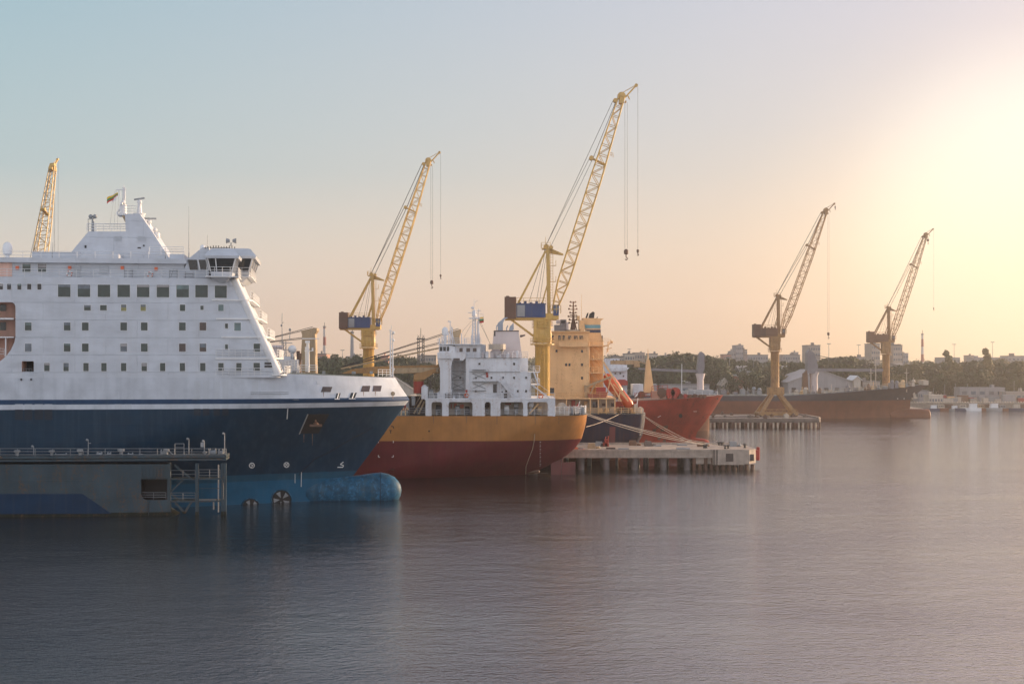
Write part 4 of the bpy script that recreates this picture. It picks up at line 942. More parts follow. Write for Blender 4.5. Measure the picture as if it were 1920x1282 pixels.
    mb = MB(); rail(mb, [p(873,671,1.3), p(990,671,1.3)], 1.0, 3, .035, 1.3); rail(mb, [p(821,645,1.4), p(902,645,1.4)], 1.0, 3, .035, 1.3); rail(mb, [p(797,747,.1), p(1040,747,.1)], .9, 2, .03, 1.5); mb.build('railing', 'ship_white', T)
    for x, y in ((913,700),(913.5,705),(874.5,733),(872,741)): mb = MB(); mb.pbox(fr, x-2, x+2, y-2.3, y+2.3, 1.05 if x > 880 else .8, 1.2); mb.build('life_box', 'red_paint', T)
    for x, y in ((875,741),(1014,743)):
        mb = MB(); c = p(x, y, .7)
        for i in range(12): a, b = 2*math.pi*i/12, 2*math.pi*(i+1)/12; mb.tube(c+Vector((math.cos(a),0,math.sin(a)))*.33, c+Vector((math.cos(b),0,math.sin(b)))*.33, .09)
        mb.build('life_ring', 'lifeboat_orange', T)
    # funnel
    mb = MB(); mb.pprism(fr, [(921,671),(926,620.5),(972.5,620.5),(979,671)], 5, 12); F_ = mb.build('funnel', 'funnel_pink', T)
    mb = MB(); mb.pbox(fr, 925.6, 973, 619.5, 621.3, 4.9, 12.1); mb.pbox(fr, 926, 929, 621.5, 630, 4.93, 5.05); mb.pprism(fr, [(975,628),(985,627),(985,629),(978,632),(975,632)], 7, 9); mb.build('funnel_rim', 'glass_brown', F_)
    for pts in ([(933,619.5),(933,606),(945,595.5),(951.5,594.5),(951.5,597),(946.5,598),(943,606),(943,619.5)], [(954,619.5),(956,612),(963,605),(963.5,617),(960.5,619.5)], [(930,619.5),(930,611),(933,608),(933,611),(931.5,613),(931.5,619.5)], [(949,619.5),(949,614),(952,609),(953,612),(951,614),(951,619.5)]):
        mb = MB(); mb.pprism(fr, pts, 7.6, 9.2 if pts[0][0] in (933,954) else 8.0); mb.build('exhaust_duct', 'duct_grey', F_)
    mb = MB(); c = p(932,650,2.5); mb.lathe((c.x+.0,2.5,c.z), [(1.45,-.45),(1.45,.45)], 16, 'z'); mb.tube(p(941,655,2.5), p(941,662,2.5), .15); mb.ball(p(941,657,2.5), .3); mb.build('tank_drum', 'gallery_cream', T)
    for x, w, y in ((905,4,664),(913,5,662),(922,6,661),(936,8,666),(952,6,664),(962,5,662),(970,4,661)):
        mb = MB(); mb.pbox(fr, x-w/2, x+w/2, y, 671, 2.5, 4); mb.lathe(p(x,y,3), [(.15,-.2),(.3,.05),(.1,.35)], 8); mb.build('roof_vent', rnd.choice(('ship_white','gallery_cream','funnel_pink')), T)
    # masts
    mb = MB()
    a = [p(885,645,7), p(893,645,7), p(885.5,645,9), p(892,645,9)]; b = [p(887,592,8), p(891,592,8)]*2
    for q, w in zip(a, b): mb.tube(q, w, .13, .09)
    for i in range(9): t = i/9; mb.tube(a[0].lerp(b[0],t), a[1].lerp(b[1],t+.1), .05); mb.tube(a[1].lerp(b[1],t), a[0].lerp(b[0],t+.1), .05)
    mb.tube(p(889,592,8), p(889,560,8), .08, .03); mb.tube(p(877,586,8), p(896,586.5,8), .07); mb.tube(p(879,597,8), p(900,596,8), .1); mb.tube(p(883,577,8), p(888,579,8), .09); mb.ball(p(886,577,8), .22); mb.tube(p(889,567,8), p(896,563,8), .04); mb.lathe(p(889,588,8), [(.4,-.4),(.3,.6)], 8)
    mb.pbox(fr, 884, 896, 596, 597.5, 7, 9); mb.tube(p(897,645,8), p(897,602,8), .3, .22, 8); mb.tube(p(897.5,602,8), p(898,579,8), .08); mb.tube(p(893,582.5,8), p(902,582.5,8), .06); rail(mb, [p(895,598,7.5), p(906,598,7.5)], .9, 2, .03, .8); mb.tube(p(895,598,7.5),p(906,598,7.5),.05)
    mb.build('signal_mast', 'ship_white', T)
    mb = MB(); mb.tube(p(884,602,8), p(866,622,5), .025, n=3); mb.tube(p(884,608,8), p(870,632,5), .025, n=3); mb.tube(p(898,602,8), p(925,656,3), .03, n=3); mb.tube(p(902,605,8), p(922,652,3), .025, n=3); mb.build('rigging', 'wire', T)
    mb = MB(); c = p(907,594,8); mb.m = 0
    for k in range(3):
        mb.m = k; mb.add([(c.x,c.y,c.z-.33*k),(c.x-.95,c.y+.1,c.z-.15-.33*k),(c.x-1.05,c.y+.1,c.z-.48-.33*k),(c.x,c.y,c.z-.33*(k+1))], [(0,1,2,3)])
    mb.build('flag', ['flag_yellow','flag_green','flag_red'], T)
    mb = MB(); c = p(834.5,621,5); mb.lathe(c, [(.25,-2.3),(.3,-.75),(.5,-.65),(.56,0),(.5,.4),(.3,.65),(.02,.75)], 14); mb.build('satellite_dome', 'dish_white', T, smooth=50)
    mb = MB(); mb.tube(p(844,645,5), p(844,602,5), .1, .06); mb.tube(p(840,602,5), p(846,603,5), .08); mb.tube(p(841,604,5), p(841,601,5), .1)
    for x, y in ((824,636),(829,632),(841,625),(848,615),(865,626),(871.5,636),(884,630)): mb.tube(p(x,646,4), p(x,y,4), .08); mb.ball(p(x,y,4), .13)
    mb.tube(p(848,640,5), p(844,615,5), .06); mb.tube(p(852,645,5), p(846,612,5), .06); mb.build('light_mast', 'ship_white', T)
    deck_crane(T, fr, 11, 855, 650, 617, 19, (640,691), 'tan_crane', thick=5)
    # forward deck: gear seen between the ferry bow and the house
    deck_crane(T, fr, 9, 579, 700, 614, 30, (455,650), 'tan_crane', thick=6)
    mb = MB(); mb.pprism(fr, [(640,700),(660,692),(700,687),(822,684),(822,691),(840,694),(822,700)], 7, 11); mb.build('boom_rest', 'orange_deck', T)
    mb = MB(); mb.pprism(fr, [(735,690),(822,689),(822,697),(735,700)], 3.0, 4.6); mb.build('jib_beam', 'tan_crane', T)
    mb = MB(); c = p(785,737,4); mb.lathe((c.x,4,0), [(.9,c.z),(.9,p(785,715,4).z),(.85,p(785,715,4).z+.02)], 16); mb.build('crane_post', 'red_paint', T, smooth=40)
    mb = MB(); c = p(785,715,4); mb.lathe((c.x,4,0), [(.95,c.z+.02),(.85,p(785,700,4).z)], 16); mb.pprism(fr, [(776,702),(818,690),(818,696),(795,712),(776,712)], 2.8, 5); mb.build('crane_turret', 'orange_deck', T)
    # fore deck bulwark and clutter near the hull edge
    mb = MB(); rail(mb, [p(690,777,.1), p(798,777,.1)], 1.1, 3, .035, 1.3); mb.build('side_railing', 'galv', T)
    mb = MB(); stair(mb, p(776,775,2), p(792,748,2)); stair(mb, p(785,776,2.2), p(796,752,2.2)); mb.build('stair', 'tan_crane', T)
    mb = MB(); mb.pbox(fr, 765, 798, 742, 778, 5, 14); mb.build('poop_bulkhead', 'glass_brown', T)
    for x, w, y0, y1, m in ((796,12,723,748,'ship_white'),(808,9,731,748,'galv'),(826,12,734,748,'ship_white'),(817,5,738,748,'galv'),(838,8,736,748,'galv'),(850,7,742,748,'ship_white'),(863,10,739,748,'galv'),(775,6,744,760,'galv'),(764,5,750,768,'galv'),(845,5,730,748,'ship_white')):
        mb = MB(); mb.pbox(fr, x-w/2, x+w/2, y0+2, y1, .8, 3); mb.lathe(p(x,y0+2,1.8), [(.3,0),(.45,.1),(.2,.3)], 8); mb.build('deck_gear', m, T)
    mb = MB(); mb.tube(p(807.5,748,2), p(807.5,714,2), .08); rail(mb, [p(835,748,.5), p(848,748,.5)], 1.0, 3, .04, .6); mb.build('stanchion', 'glass_brown', T)
    for x in (755,763): 
        mb = MB(); mb.path([p(x-3,778,.3), p(x-2.5,766,.3), p(x+1,764,.3), p(x+2,768,.3)], .12); mb.build('davit', 'tan_house', T)
    # thin masts and drums on the forecastle behind the ferry
    mb = MB(); mb.tube(p(529,690,6), p(529,587,6), .11, .05); mb.tube(p(524,642,6), p(548,643,6), .07); mb.tube(p(537,690,6), p(536,640,6), .07); mb.tube(p(533,690,6), p(531,640,6), .07); mb.tube(p(543,638,6), p(544,620,6), .06); mb.ball(p(544,618,6), .25); mb.tube(p(529,606,6), p(532,604,6), .05); mb.ball(p(528,610,6), .2)
    for i in range(6): mb.tube(p(531+i*.2,690-i*8,6), p(537,682-i*8,6), .04)
    mb.pbox(fr, 527, 540, 655, 656, 5, 7); mb.build('fore_signal_mast', 'galv', T)
    mb = MB(); c = p(548,655,6); mb.ball(c, .75, 12); mb.tube(c, c+Vector((0,0,-3.5)), .25); mb.build('satellite_dome', 'dish_white', T, smooth=50)
    mb = MB(); mb.pbox(fr, 500, 545, 668, 704, 5, 12); mb.pbox(fr, 522, 560, 674, 704, 3.5, 12); mb.build('forecastle_house', 'ship_white', T)
    for x in (511,516,521,526): mb = MB(); mb.tube(p(x,672,5), p(x,652,5), .35); mb.lathe(p(x,652,5), [(.35,0),(.5,.1),(.3,.45)], 8); mb.build('vent_pipe', 'funnel_pink', T)
    mb = MB(); mb.pbox(fr, 556, 562, 662, 700, 4, 6); mb.lathe(p(559,660,5), [(.3,-.3),(.3,.2)], 8); mb.build('exhaust_box', 'crane_brown', T)
    rail_ = MB(); rail(rail_, [p(500,668,4.8), p(545,668,4.8)], 1.0, 3, .035, 1.0); rail_.build('railing', 'ship_white', T)
    return fr, T
ship_white()
# low ship shed tents and quay under the rear cranes come with the far shore

# ================================================================ SHIP 3: tan deckhouse, dark hull, stern to the right
def ship_tan():
    fr = Frame(1100, 277, 0); p = fr.p
    T = fthing('cargo_ship', 'cargo ship with tall tan deckhouse, striped funnel and dark navy stern', 'ship', fr)
    VC, B = 10, 10
    st = sorted([(p(x,y,VC).z, p(x,y,VC).x) for x, y in ((1205.5,773),(1204,790),(1200,812),(1193,834),(1180,850),(1160,862))])
    right = lut([(z, u, 2.0+max(0,4-z)*4, .16+max(0,4-z)*.15) for z, u in st]); left = lambda z: (-62, 30, .9)
    mb = MB(); hull(mb, VC, B, [z for z, u in st]+[-3] if 0 else sorted([-2.5]+[z for z, u in st]), right, left); Hh = mb.build('hull', ['navy_hull','deck_green'], T, smooth=35, weld=True); bv = bvh_of([Hh])
    for x in (1136,): mb = MB(); patch(mb, fr, bv, ((1143,800),(1154,800),(1153,832),(1142,832)), .02); mb.build('rust_patch', 'rudder_red', T)
    def blk(x0,x1,y0,y1,v0,v1,nm='deckhouse',m='tan_house'):
        mb = MB(); mb.pbox(fr, x0,x1,y0,y1,v0,v1); return mb.build(nm, m, T)
    blk(1020,1104,650,747,2,18); blk(1104,1131,640,747,7.5,18,'recessed_house'); blk(1028,1104,622.5,650,3,17,'bridge')
    blk(1026,1106,620.5,622.5,2.4,18,'bridge_roof')
    blk(1048,1102,641,650,.6,2,'bridge_front'); 
    # bridge windows, house windows
    for x, y, w, h, v in ((1035,633,6,8,3),(1049,633,5,8,3),(1057,633,4.5,8,3),(1068,633,6,7,3),(1079.5,633,7,7,3),(1090,633,7,7,3),(1043.5,658,3.6,4.5,2),(1091.3,658.5,3.6,4.5,2),(1061.5,683.5,3.6,5,2),(1067.8,683.5,3.6,5,2),(1091.3,683.5,3.6,5,2),(1091.3,708.5,3.6,5,2),(1105.5,692,3,6,7.5),(1035,732,8,10,2)):
        fb = MB(); a, b = p(x-w/2-.6,y+h/2+.6,v), p(x+w/2+.6,y-h/2-.6,v); fb.box(a.x,b.x,v-.05,v,a.z,b.z); o = fb.build('window', 'tan_house', T)
        gb = MB(); a, b = p(x-w/2,y+h/2,v), p(x+w/2,y-h/2,v); gb.box(a.x,b.x,v-.09,v-.04,a.z,b.z); gb.build('pane', 'glass_dark', o)
    # open stair decks on the right of the house
    for y in (648,673.5,699,726):
        mb = MB(); mb.pbox(fr, 1103, 1133+(8 if y == 648 else 0), y-.8, y+.9, 2.1, 7.6); o = mb.build('deck_floor', 'tan_house', T)
        mb = MB(); rail(mb, [p(1104,y-.8,2.2), p(1131,y-.8,2.2)], 1.05, 3, .035, 1.1); mb.build('deck_rail', 'tan_house', o)
    mb = MB()
    for y0, y1 in ((650,672),(675,698),(701,724)): stair(mb, p(1110,y0,4), p(1129,y1,4))
    mb.build('outside_stair', 'tan_house', T)
    for x in (1104.5, 1130.5): mb = MB(); mb.tube(p(x,747,2.3), p(x,640,2.3), .12); mb.build('deck_post', 'tan_house', T)
    # gallery at main deck
    mb = MB(); mb.pbox(fr, 1040, 1155, 745.5, 748, .3, 18.5); mb.build('gallery_roof', 'tan_house', T)
    mb = MB(); mb.pbox(fr, 1040, 1152, 748, 776, 4.0, 17); mb.build('gallery_wall', 'gallery_cream', T)
    for x in (1062,1107,1122,1137,1153): mb = MB(); mb.pbox(fr, x-1, x+1, 748, 776, .5, .9); mb.build('gallery_post', 'tan_house', T)
    for x, w, y0, y1, m in ((1116,10,753,764,'glass_brown'),(1150,8,755,762,'glass_brown'),(1132,6,756,761,'crane_brown'),(1075,7,750,764,'red_paint'),(1098,6,752,772,'tan_house'),(1089,6,758,773,'gallery_cream'),(1064,5,758,770,'brick_pink')):
        mb = MB(); mb.pbox(fr, x-w/2, x+w/2, y0, y1, 3.6, 4.05); mb.build('gallery_locker', m, T)
    mb = MB(); rail(mb, [p(1090,775,.2), p(1203,775,.2)], 1.05, 3, .04, 1.3); rail(mb, [p(1040,745,.4), p(1153,745,.4)], 1.0, 3, .04, 1.4); rail(mb, [p(1048,641,.6), p(1102,641,.6)], .9, 3, .035, 1.2); rail(mb, [p(1104,645,2.3), p(1142,645,2.3)], 1.1, 3, .035, 1.2); mb.build('railing', 'tan_house', T)
    for x, m, k in ((1148,'gallery_cream',.75),(1201,'gallery_cream',.75),(1126,'tan_house',.5),(1138,'tan_house',.5)):
        mb = MB(); c = p(x, 770-k*2, 2); mb.lathe(c, [(k*.8,-.8),(k*.85,.8)], 14, 'y'); mb.box(c.x-.1-k,c.x+.1+k,1.4,2.8,c.z-k,c.z-k*.6); mb.build('rope_drum', m, T)
    for x, w, h, m in ((1164,6,9,'crane_brown'),(1172,5,12,'glass_brown'),(1178,8,7,'crane_brown'),(1187,9,9,'tan_house'),(1192,6,13,'gallery_cream'),(1158,5,8,'tan_crane')):
        mb = MB(); mb.pbox(fr, x-w/2, x+w/2, 775-h, 775.5, 2+random.random()*4, 8); mb.lathe(p(x,775-h,4), [(.25,0),(.35,.2),(.1,.5)], 8); mb.build('deck_gear', m, T)
    # funnel
    mb = MB(); mb.pprism(fr, [(1101,622),(1094,599),(1093,596),(1132,597),(1126,602),(1126.5,625),(1130,640),(1130,650),(1101,650)], 8, 14); F_ = mb.build('funnel', 'tan_house', T)
    mb = MB(); mb.pprism(fr, [(1096,609),(1126,609),(1126,615.5),(1098,615.5)], 7.95, 8.05); mb.build('funnel_band', 'stripe_blue', F_)
    mb = MB(); mb.pprism(fr, [(1099,618),(1126.2,618),(1126.4,623.5),(1100.5,623.5)], 7.95, 8.05); mb.build('funnel_band', 'stripe_dark', F_)
    mb = MB(); mb.pprism(fr, [(1104,596),(1106,588),(1112,584),(1115,586),(1114,596)], 9, 11); mb.pprism(fr, [(1098,596),(1101,587),(1103.5,586),(1103,590),(1101,596)], 9, 10); mb.pprism(fr, [(1118,597),(1121,593),(1120,597)], 9, 10); mb.build('exhaust', 'soot_and_shade_black', F_)
    mb = MB(); mb.pprism(fr, [(1128,629),(1130,629),(1131,646),(1129.5,646)], 7.7, 8.2); mb.build('funnel_vent', 'glass_brown', F_)
    for x0,x1,y0,y1,m in ((1040,1051,609,622,'grey_crane'),(1051,1062,599,622,'grey_crane'),(1044,1060,600,606,'funnel_pink'),(1062,1066,604,622,'funnel_pink'),(1086,1096,600,622,'tan_house'),(1082,1087,592,600,'tan_house'),(1060,1088,618,622,'gallery_cream'),(1072,1079,607,618,'crane_brown')):
        mb = MB(); mb.pbox(fr, x0, x1, y0, y1, 6, 10)
        for i in range(3): mb.pbox(fr, x0+.6, x1-.6, y0+(y1-y0)*(i+.4)/3.2, y0+(y1-y0)*(i+.55)/3.2, 5.93, 6.0)
        mb.build('roof_house', m, T)
    mb = MB(); mb.tube(p(1075,620,8), p(1075,565,8), .35, .12, 8)
    for i, (y, w) in enumerate(((567,5),(574,6),(580,8),(587,6),(594,9),(600,7),(606,8))): mb.tube(p(1075-w,y,8), p(1075+w,y,8), .07); mb.ball(p(1075-w,y-1,8), .2); mb.ball(p(1075+w*.8,y-1,8), .18)
    mb.pbox(fr, 1069, 1082, 590, 591.5, 7, 9); mb.tube(p(1070,618,8), p(1074,595,8), .1); mb.tube(p(1081,618,8), p(1076,595,8), .1); mb.build('signal_mast', 'crane_rust', T)
    mb = MB(); mb.tube(p(1090,620,6), p(1090.5,552,6), .06, .03); mb.tube(p(1140,660,5), p(1140,640,5), .1); mb.tube(p(1132,650,5), p(1148,642,5), .07); mb.tube(p(1136,655,5), p(1147,652,5), .07); mb.ball(p(1147,641,5), .3); mb.tube(p(1137,662,5), p(1145,636,5), .06); mb.build('antenna', 'tan_house', T)
    # free-fall lifeboat on its ramp
    mb = MB()
    for v in (2.5, 5.5): mb.beam(p(1131,678,v), p(1178,752,v), .25, .35); mb.beam(p(1129,690,v), p(1165,752,v), .2, .25); mb.beam(p(1147,704,v), p(1136,745,v), .15, .2); mb.beam(p(1163,730,v), p(1160,752,v), .15, .2); mb.beam(p(1150,720,v), p(1178,752,v), .15, .2)
    mb.build('boat_ramp', 'tan_house', T)
    mb = MB(); a, b = p(1134,702,4.2), p(1166,744,4.2); ax = (b-a).normalized(); L = (b-a).length
    o = MB(); prof = [(.05,0),(.6,.15),(1.05,.7),(1.25,1.6),(1.3,L*.5),(1.2,L*.75),(.8,L*.92),(.05,L)]
    o.lathe((0,0,0), [(r, h) for r, h in prof], 14, 'z'); rot = ax.to_track_quat('Z','Y').to_matrix(); o.v = [tuple(rot @ Vector(v) + a) for v in o.v]; lb = o.build('lifeboat', 'lifeboat_orange', T, smooth=50)
    mb = MB(); mb.lathe((0,0,0), [(.5,0),(.95,.6),(1.0,3.5),(.6,4.2)], 10, 'z'); mb.v = [tuple(rot @ Vector(v) + a + Vector((1.3,-.2,-1.4))+ax*2.2) for v in mb.v]; mb.build('boat_canopy', 'lifeboat_orange', lb, smooth=50)
    mb = MB(); mb.pprism(fr, [(1102,737),(1104,745),(1136,745),(1141,734),(1128,738),(1112,739)], 1.0, 2.6); mb.pbox(fr, 1118, 1136, 726, 738, 1.2, 2.4); mb.build('rescue_boat', 'red_paint', T)
    mb = MB(); mb.beam(p(1098,725,1.6), p(1146,706,1.6), .35, .4); mb.beam(p(1098,745,1.6), p(1098,722,1.6), .4, .5); mb.beam(p(1104,744,1.6), p(1116,719,1.6), .2, .25); mb.tube(p(1146,706,1.6), p(1140,722,1.6), .05); mb.build('davit', 'tan_crane', T)
    mb = MB(); mb.tube(p(1192,776,3), p(1196,746,3), .09); mb.pprism(fr, [(1197,735.5),(1195,742),(1189,745),(1194,738)], 2.9, 3.0); mb.build('ensign_staff', 'trim_white', T)
    mb = MB(); mb.pbox(fr, 1189, 1196, 758, 773, 2, 4); mb.build('stern_box', 'gallery_cream', T)
ship_tan()

# ================================================================ SHIP 4: rusty red bow
def ship_red():
    fr = Frame(1250, 305, 0); p = fr.p
    T = fthing('cargo_ship', 'rusty red ship bow with a tan mast, behind the concrete pier', 'ship', fr)
    VC, B = 9, 9
    st = sorted([(p(x,y,VC).z, p(x,y,VC).x) for x, y in ((1306,850),(1306,832),(1305,817),(1308,808),(1317,797),(1337,770),(1356,740))])
    right = lut([(z, u, 24 if z < 3 else 24-(z-3)*1.0, 1.3 if z < 2 else max(.62, 1.3-(z-2)*.07)) for z, u in st]); left = lambda z: (-90, 16, .5)
    mb = MB(); hull(mb, VC, B, sorted([-2.5]+[z for z, u in st]), right, left, dz=lambda u: -max(0, min(1.2, (st[-1][1]-u)*.06)), n=24); Hh = mb.build('hull', ['red_hull','crane_rust'], T, smooth=35, weld=True); bv = bvh_of([Hh])
    tip = p(1332.5, 830, VC); mb = MB(); mb.lathe((0,VC,.75), [(.05,tip.x),(1.0,tip.x-.12),(1.6,tip.x-.6),(1.95,tip.x-1.6),(2.15,tip.x-4),(2.3,tip.x-7),(2.3,tip.x-16)], 20, 'x', .75); mb.build('bulbous_bow', 'lifeboat_orange' if 0 else 'red_hull', T, smooth=50)
    mb = MB(); disc(mb, fr, bv, 1276, 779, 3.5, 4); disc(mb, fr, bv, 1345, 747, 1.6, 1.8); disc(mb, fr, bv, 1289, 749, 1, 1); mb.build('hawse_hole', 'soot_and_shade_black', T)  # black discs, shade of the holes painted on
    mb = MB(); stroke(mb, fr, bv, [(1233,782),(1239,779)], .08); stroke(mb, fr, bv, [(1300,771),(1306,771)], .06); mb.build('hull_mark', 'funnel_pink', T)
    rnd = random.Random(5)
    for i in range(9):
        x, y = 1207+rnd.random()*42, rnd.choice((800,806,822,826)); mb = MB(); patch(mb, fr, bv, ((x,y-2),(x+3+rnd.random()*4,y-3),(x+5,y+3),(x-1,y+2)), .015, 2, 1)
        if mb.v: mb.build('paint_scar', 'crane_brown', T)
    a, b = p(1208,735,6), p(1215,655,6)
    mb = MB(); mb.pprism(fr, [(1207.5,736),(1213,676),(1214,674),(1217,674),(1218.5,676),(1227,736)], 5.2, 7.4); mb.tube(p(1215,676,6), p(1215,654,6), .15, .06); mb.build('mast', 'tan_house', T)
    mb = MB(); mb.pbox(fr, 1222, 1248, 733, 747, 3, 6); mb.build('hatch_house', 'brick_pink', T)
    for x, w, y0, m in ((1256,9,728,'red_paint'),(1266,6,726,'red_paint'),(1240,5,727,'crane_brown'),(1196,7,737,'crane_brown'),(1203,8,733,'crane_rust'),(1275,5,737,'crane_brown'),(1285,6,738,'red_paint'),(1294,5,739,'crane_rust'),(1303,6,738,'crane_brown'),(1314,4,739,'crane_rust'),(1321,3,739.5,'crane_rust')):
        mb = MB(); c = p(x,(y0+745)/2,4); r_ = (p(x,y0,4).z-c.z)
        mb.lathe(c, [(r_,-1.2),(r_,-1.0),(r_*.6,-.9),(r_*.6,.9),(r_,1.0),(r_,1.2)], 12, 'y'); mb.pbox(fr, x-w/2, x+w/2, 741, 747, 2.5, 6); mb.pbox(fr, x-w*.3, x+w*.3, y0+1, 742, 4.5, 5.5); mb.build('windlass', m, T)
    mb = MB(); rail(mb, [p(1222,733,3), p(1252,731,3)], 1.0, 2, .05, 1.2); rail(mb, [p(1190,745,.6), p(1222,745,.6)], 1.0, 3, .04, 1.3); mb.build('railing', 'red_paint', T)
    mb = MB(); mb.pprism(fr, [(1145,676),(1185,675.5),(1200,677),(1199,683),(1145,683)], 8, 9.5); mb.tube(p(1199,678,8.5), p(1213,683,6), .12); mb.pbox(fr, 1190, 1200, 683, 688, 7.6, 9.8); mb.build('derrick_boom', 'tan_crane', T)
ship_red()

# white accommodation with a red boat behind the tan deckhouse
def ship_grey():
    fr = Frame(1250, 395, 0); p = fr.p
    T = fthing('cargo_ship', 'distant grey ship with white deckhouse and grey deck crane behind the red bow', 'ship', fr)
    st = [(p(1352,760,9).z-3, p(1330,760,9).x), (0, p(1330,760,9).x), (p(1350,741,9).z, p(1352,741,9).x)]
    mb = MB(); hull(mb, 9, 9, [-3, 0, 4, p(1350,741,9).z], lut([(z, u, 24, .8) for z, u in sorted(st)]), lambda z: (-75, 14, .5)); mb.build('hull', ['slate_hull','deck_green'], T, smooth=35, weld=True)
    def blk(x0,x1,y0,y1,v0,v1,nm='deckhouse',m='ship_white'):
        mb = MB(); mb.pbox(fr, x0,x1,y0,y1,v0,v1); return mb.build(nm, m, T)
    blk(1130,1176,684,742,2,16); blk(1134,1162,672,684,3,15); 
    mb = MB(); mb.pprism(fr, [(1146,690),(1180,689),(1176,694),(1168,696),(1146,696)], .5, 2); mb.build('bridge_wing', 'ship_white', T)
    for x, y in ((1154,700),(1163,700),(1169,705),(1154,722),(1150,676),(1156,676)):
        mb = MB(); mb.pbox(fr, x-1.3, x+1.3, y-1.5, y+1.5, 1.9 if y > 685 else 2.9, 2.05 if y > 685 else 3.05); mb.build('window', 'glass_dark', T)
    mb = MB(); mb.pprism(fr, [(1156,722),(1156,714),(1161,711.5),(1172,711.5),(1177,715),(1177,722)], 0, 2.2); mb.build('lifeboat', 'red_paint', T)
    mb = MB(); mb.pprism(fr, [(1307,698),(1310,676),(1311,664),(1315,659),(1321,663),(1321,691),(1318,700),(1309,700)], 6, 9); mb.build('crane_house', 'grey_crane', T)
    mb = MB(); c = p(1313,741,7.5); mb.lathe((c.x,7.5,0), [(1.0,c.z),(.95,p(1313,712,7).z),(1.4,p(1313,700,7).z)], 14); mb.build('crane_pedestal', 'funnel_pink', T, smooth=40)
    mb = MB(); mb.beam(p(1310,696,7.5), p(1225,692.5,7.5), 1.2, .75); mb.beam(p(1197,691,7.5), p(1225,693,7.5), .9, .5); mb.build('crane_jib', 'grey_crane', T)
    mb = MB(); mb.tube(p(1312,664,7), p(1230,688,7), .07); mb.tube(p(1312,666,7.4), p(1240,690,7.4), .07); mb.build('topping_wire', 'wire', T)
    mb = MB(); mb.tube(p(1278,741,4), p(1278.5,682,4), .16, .08); mb.tube(p(1278,714,4), p(1290,716,4), .06); mb.build('mast', 'trim_white', T)
    blk(1292,1338,731,741,3,12,'deck_store','galv'); blk(1187,1206,720,741,4,12,'deck_store','ship_white'); blk(1222,1232,720,741,4,10,'deck_store','galv')
    mb = MB(); rail(mb, [p(1190,741,.5), p(1345,741,.5)], 1.2, 3, .05, 2.0); mb.build('railing', 'ship_white', T)
ship_grey()

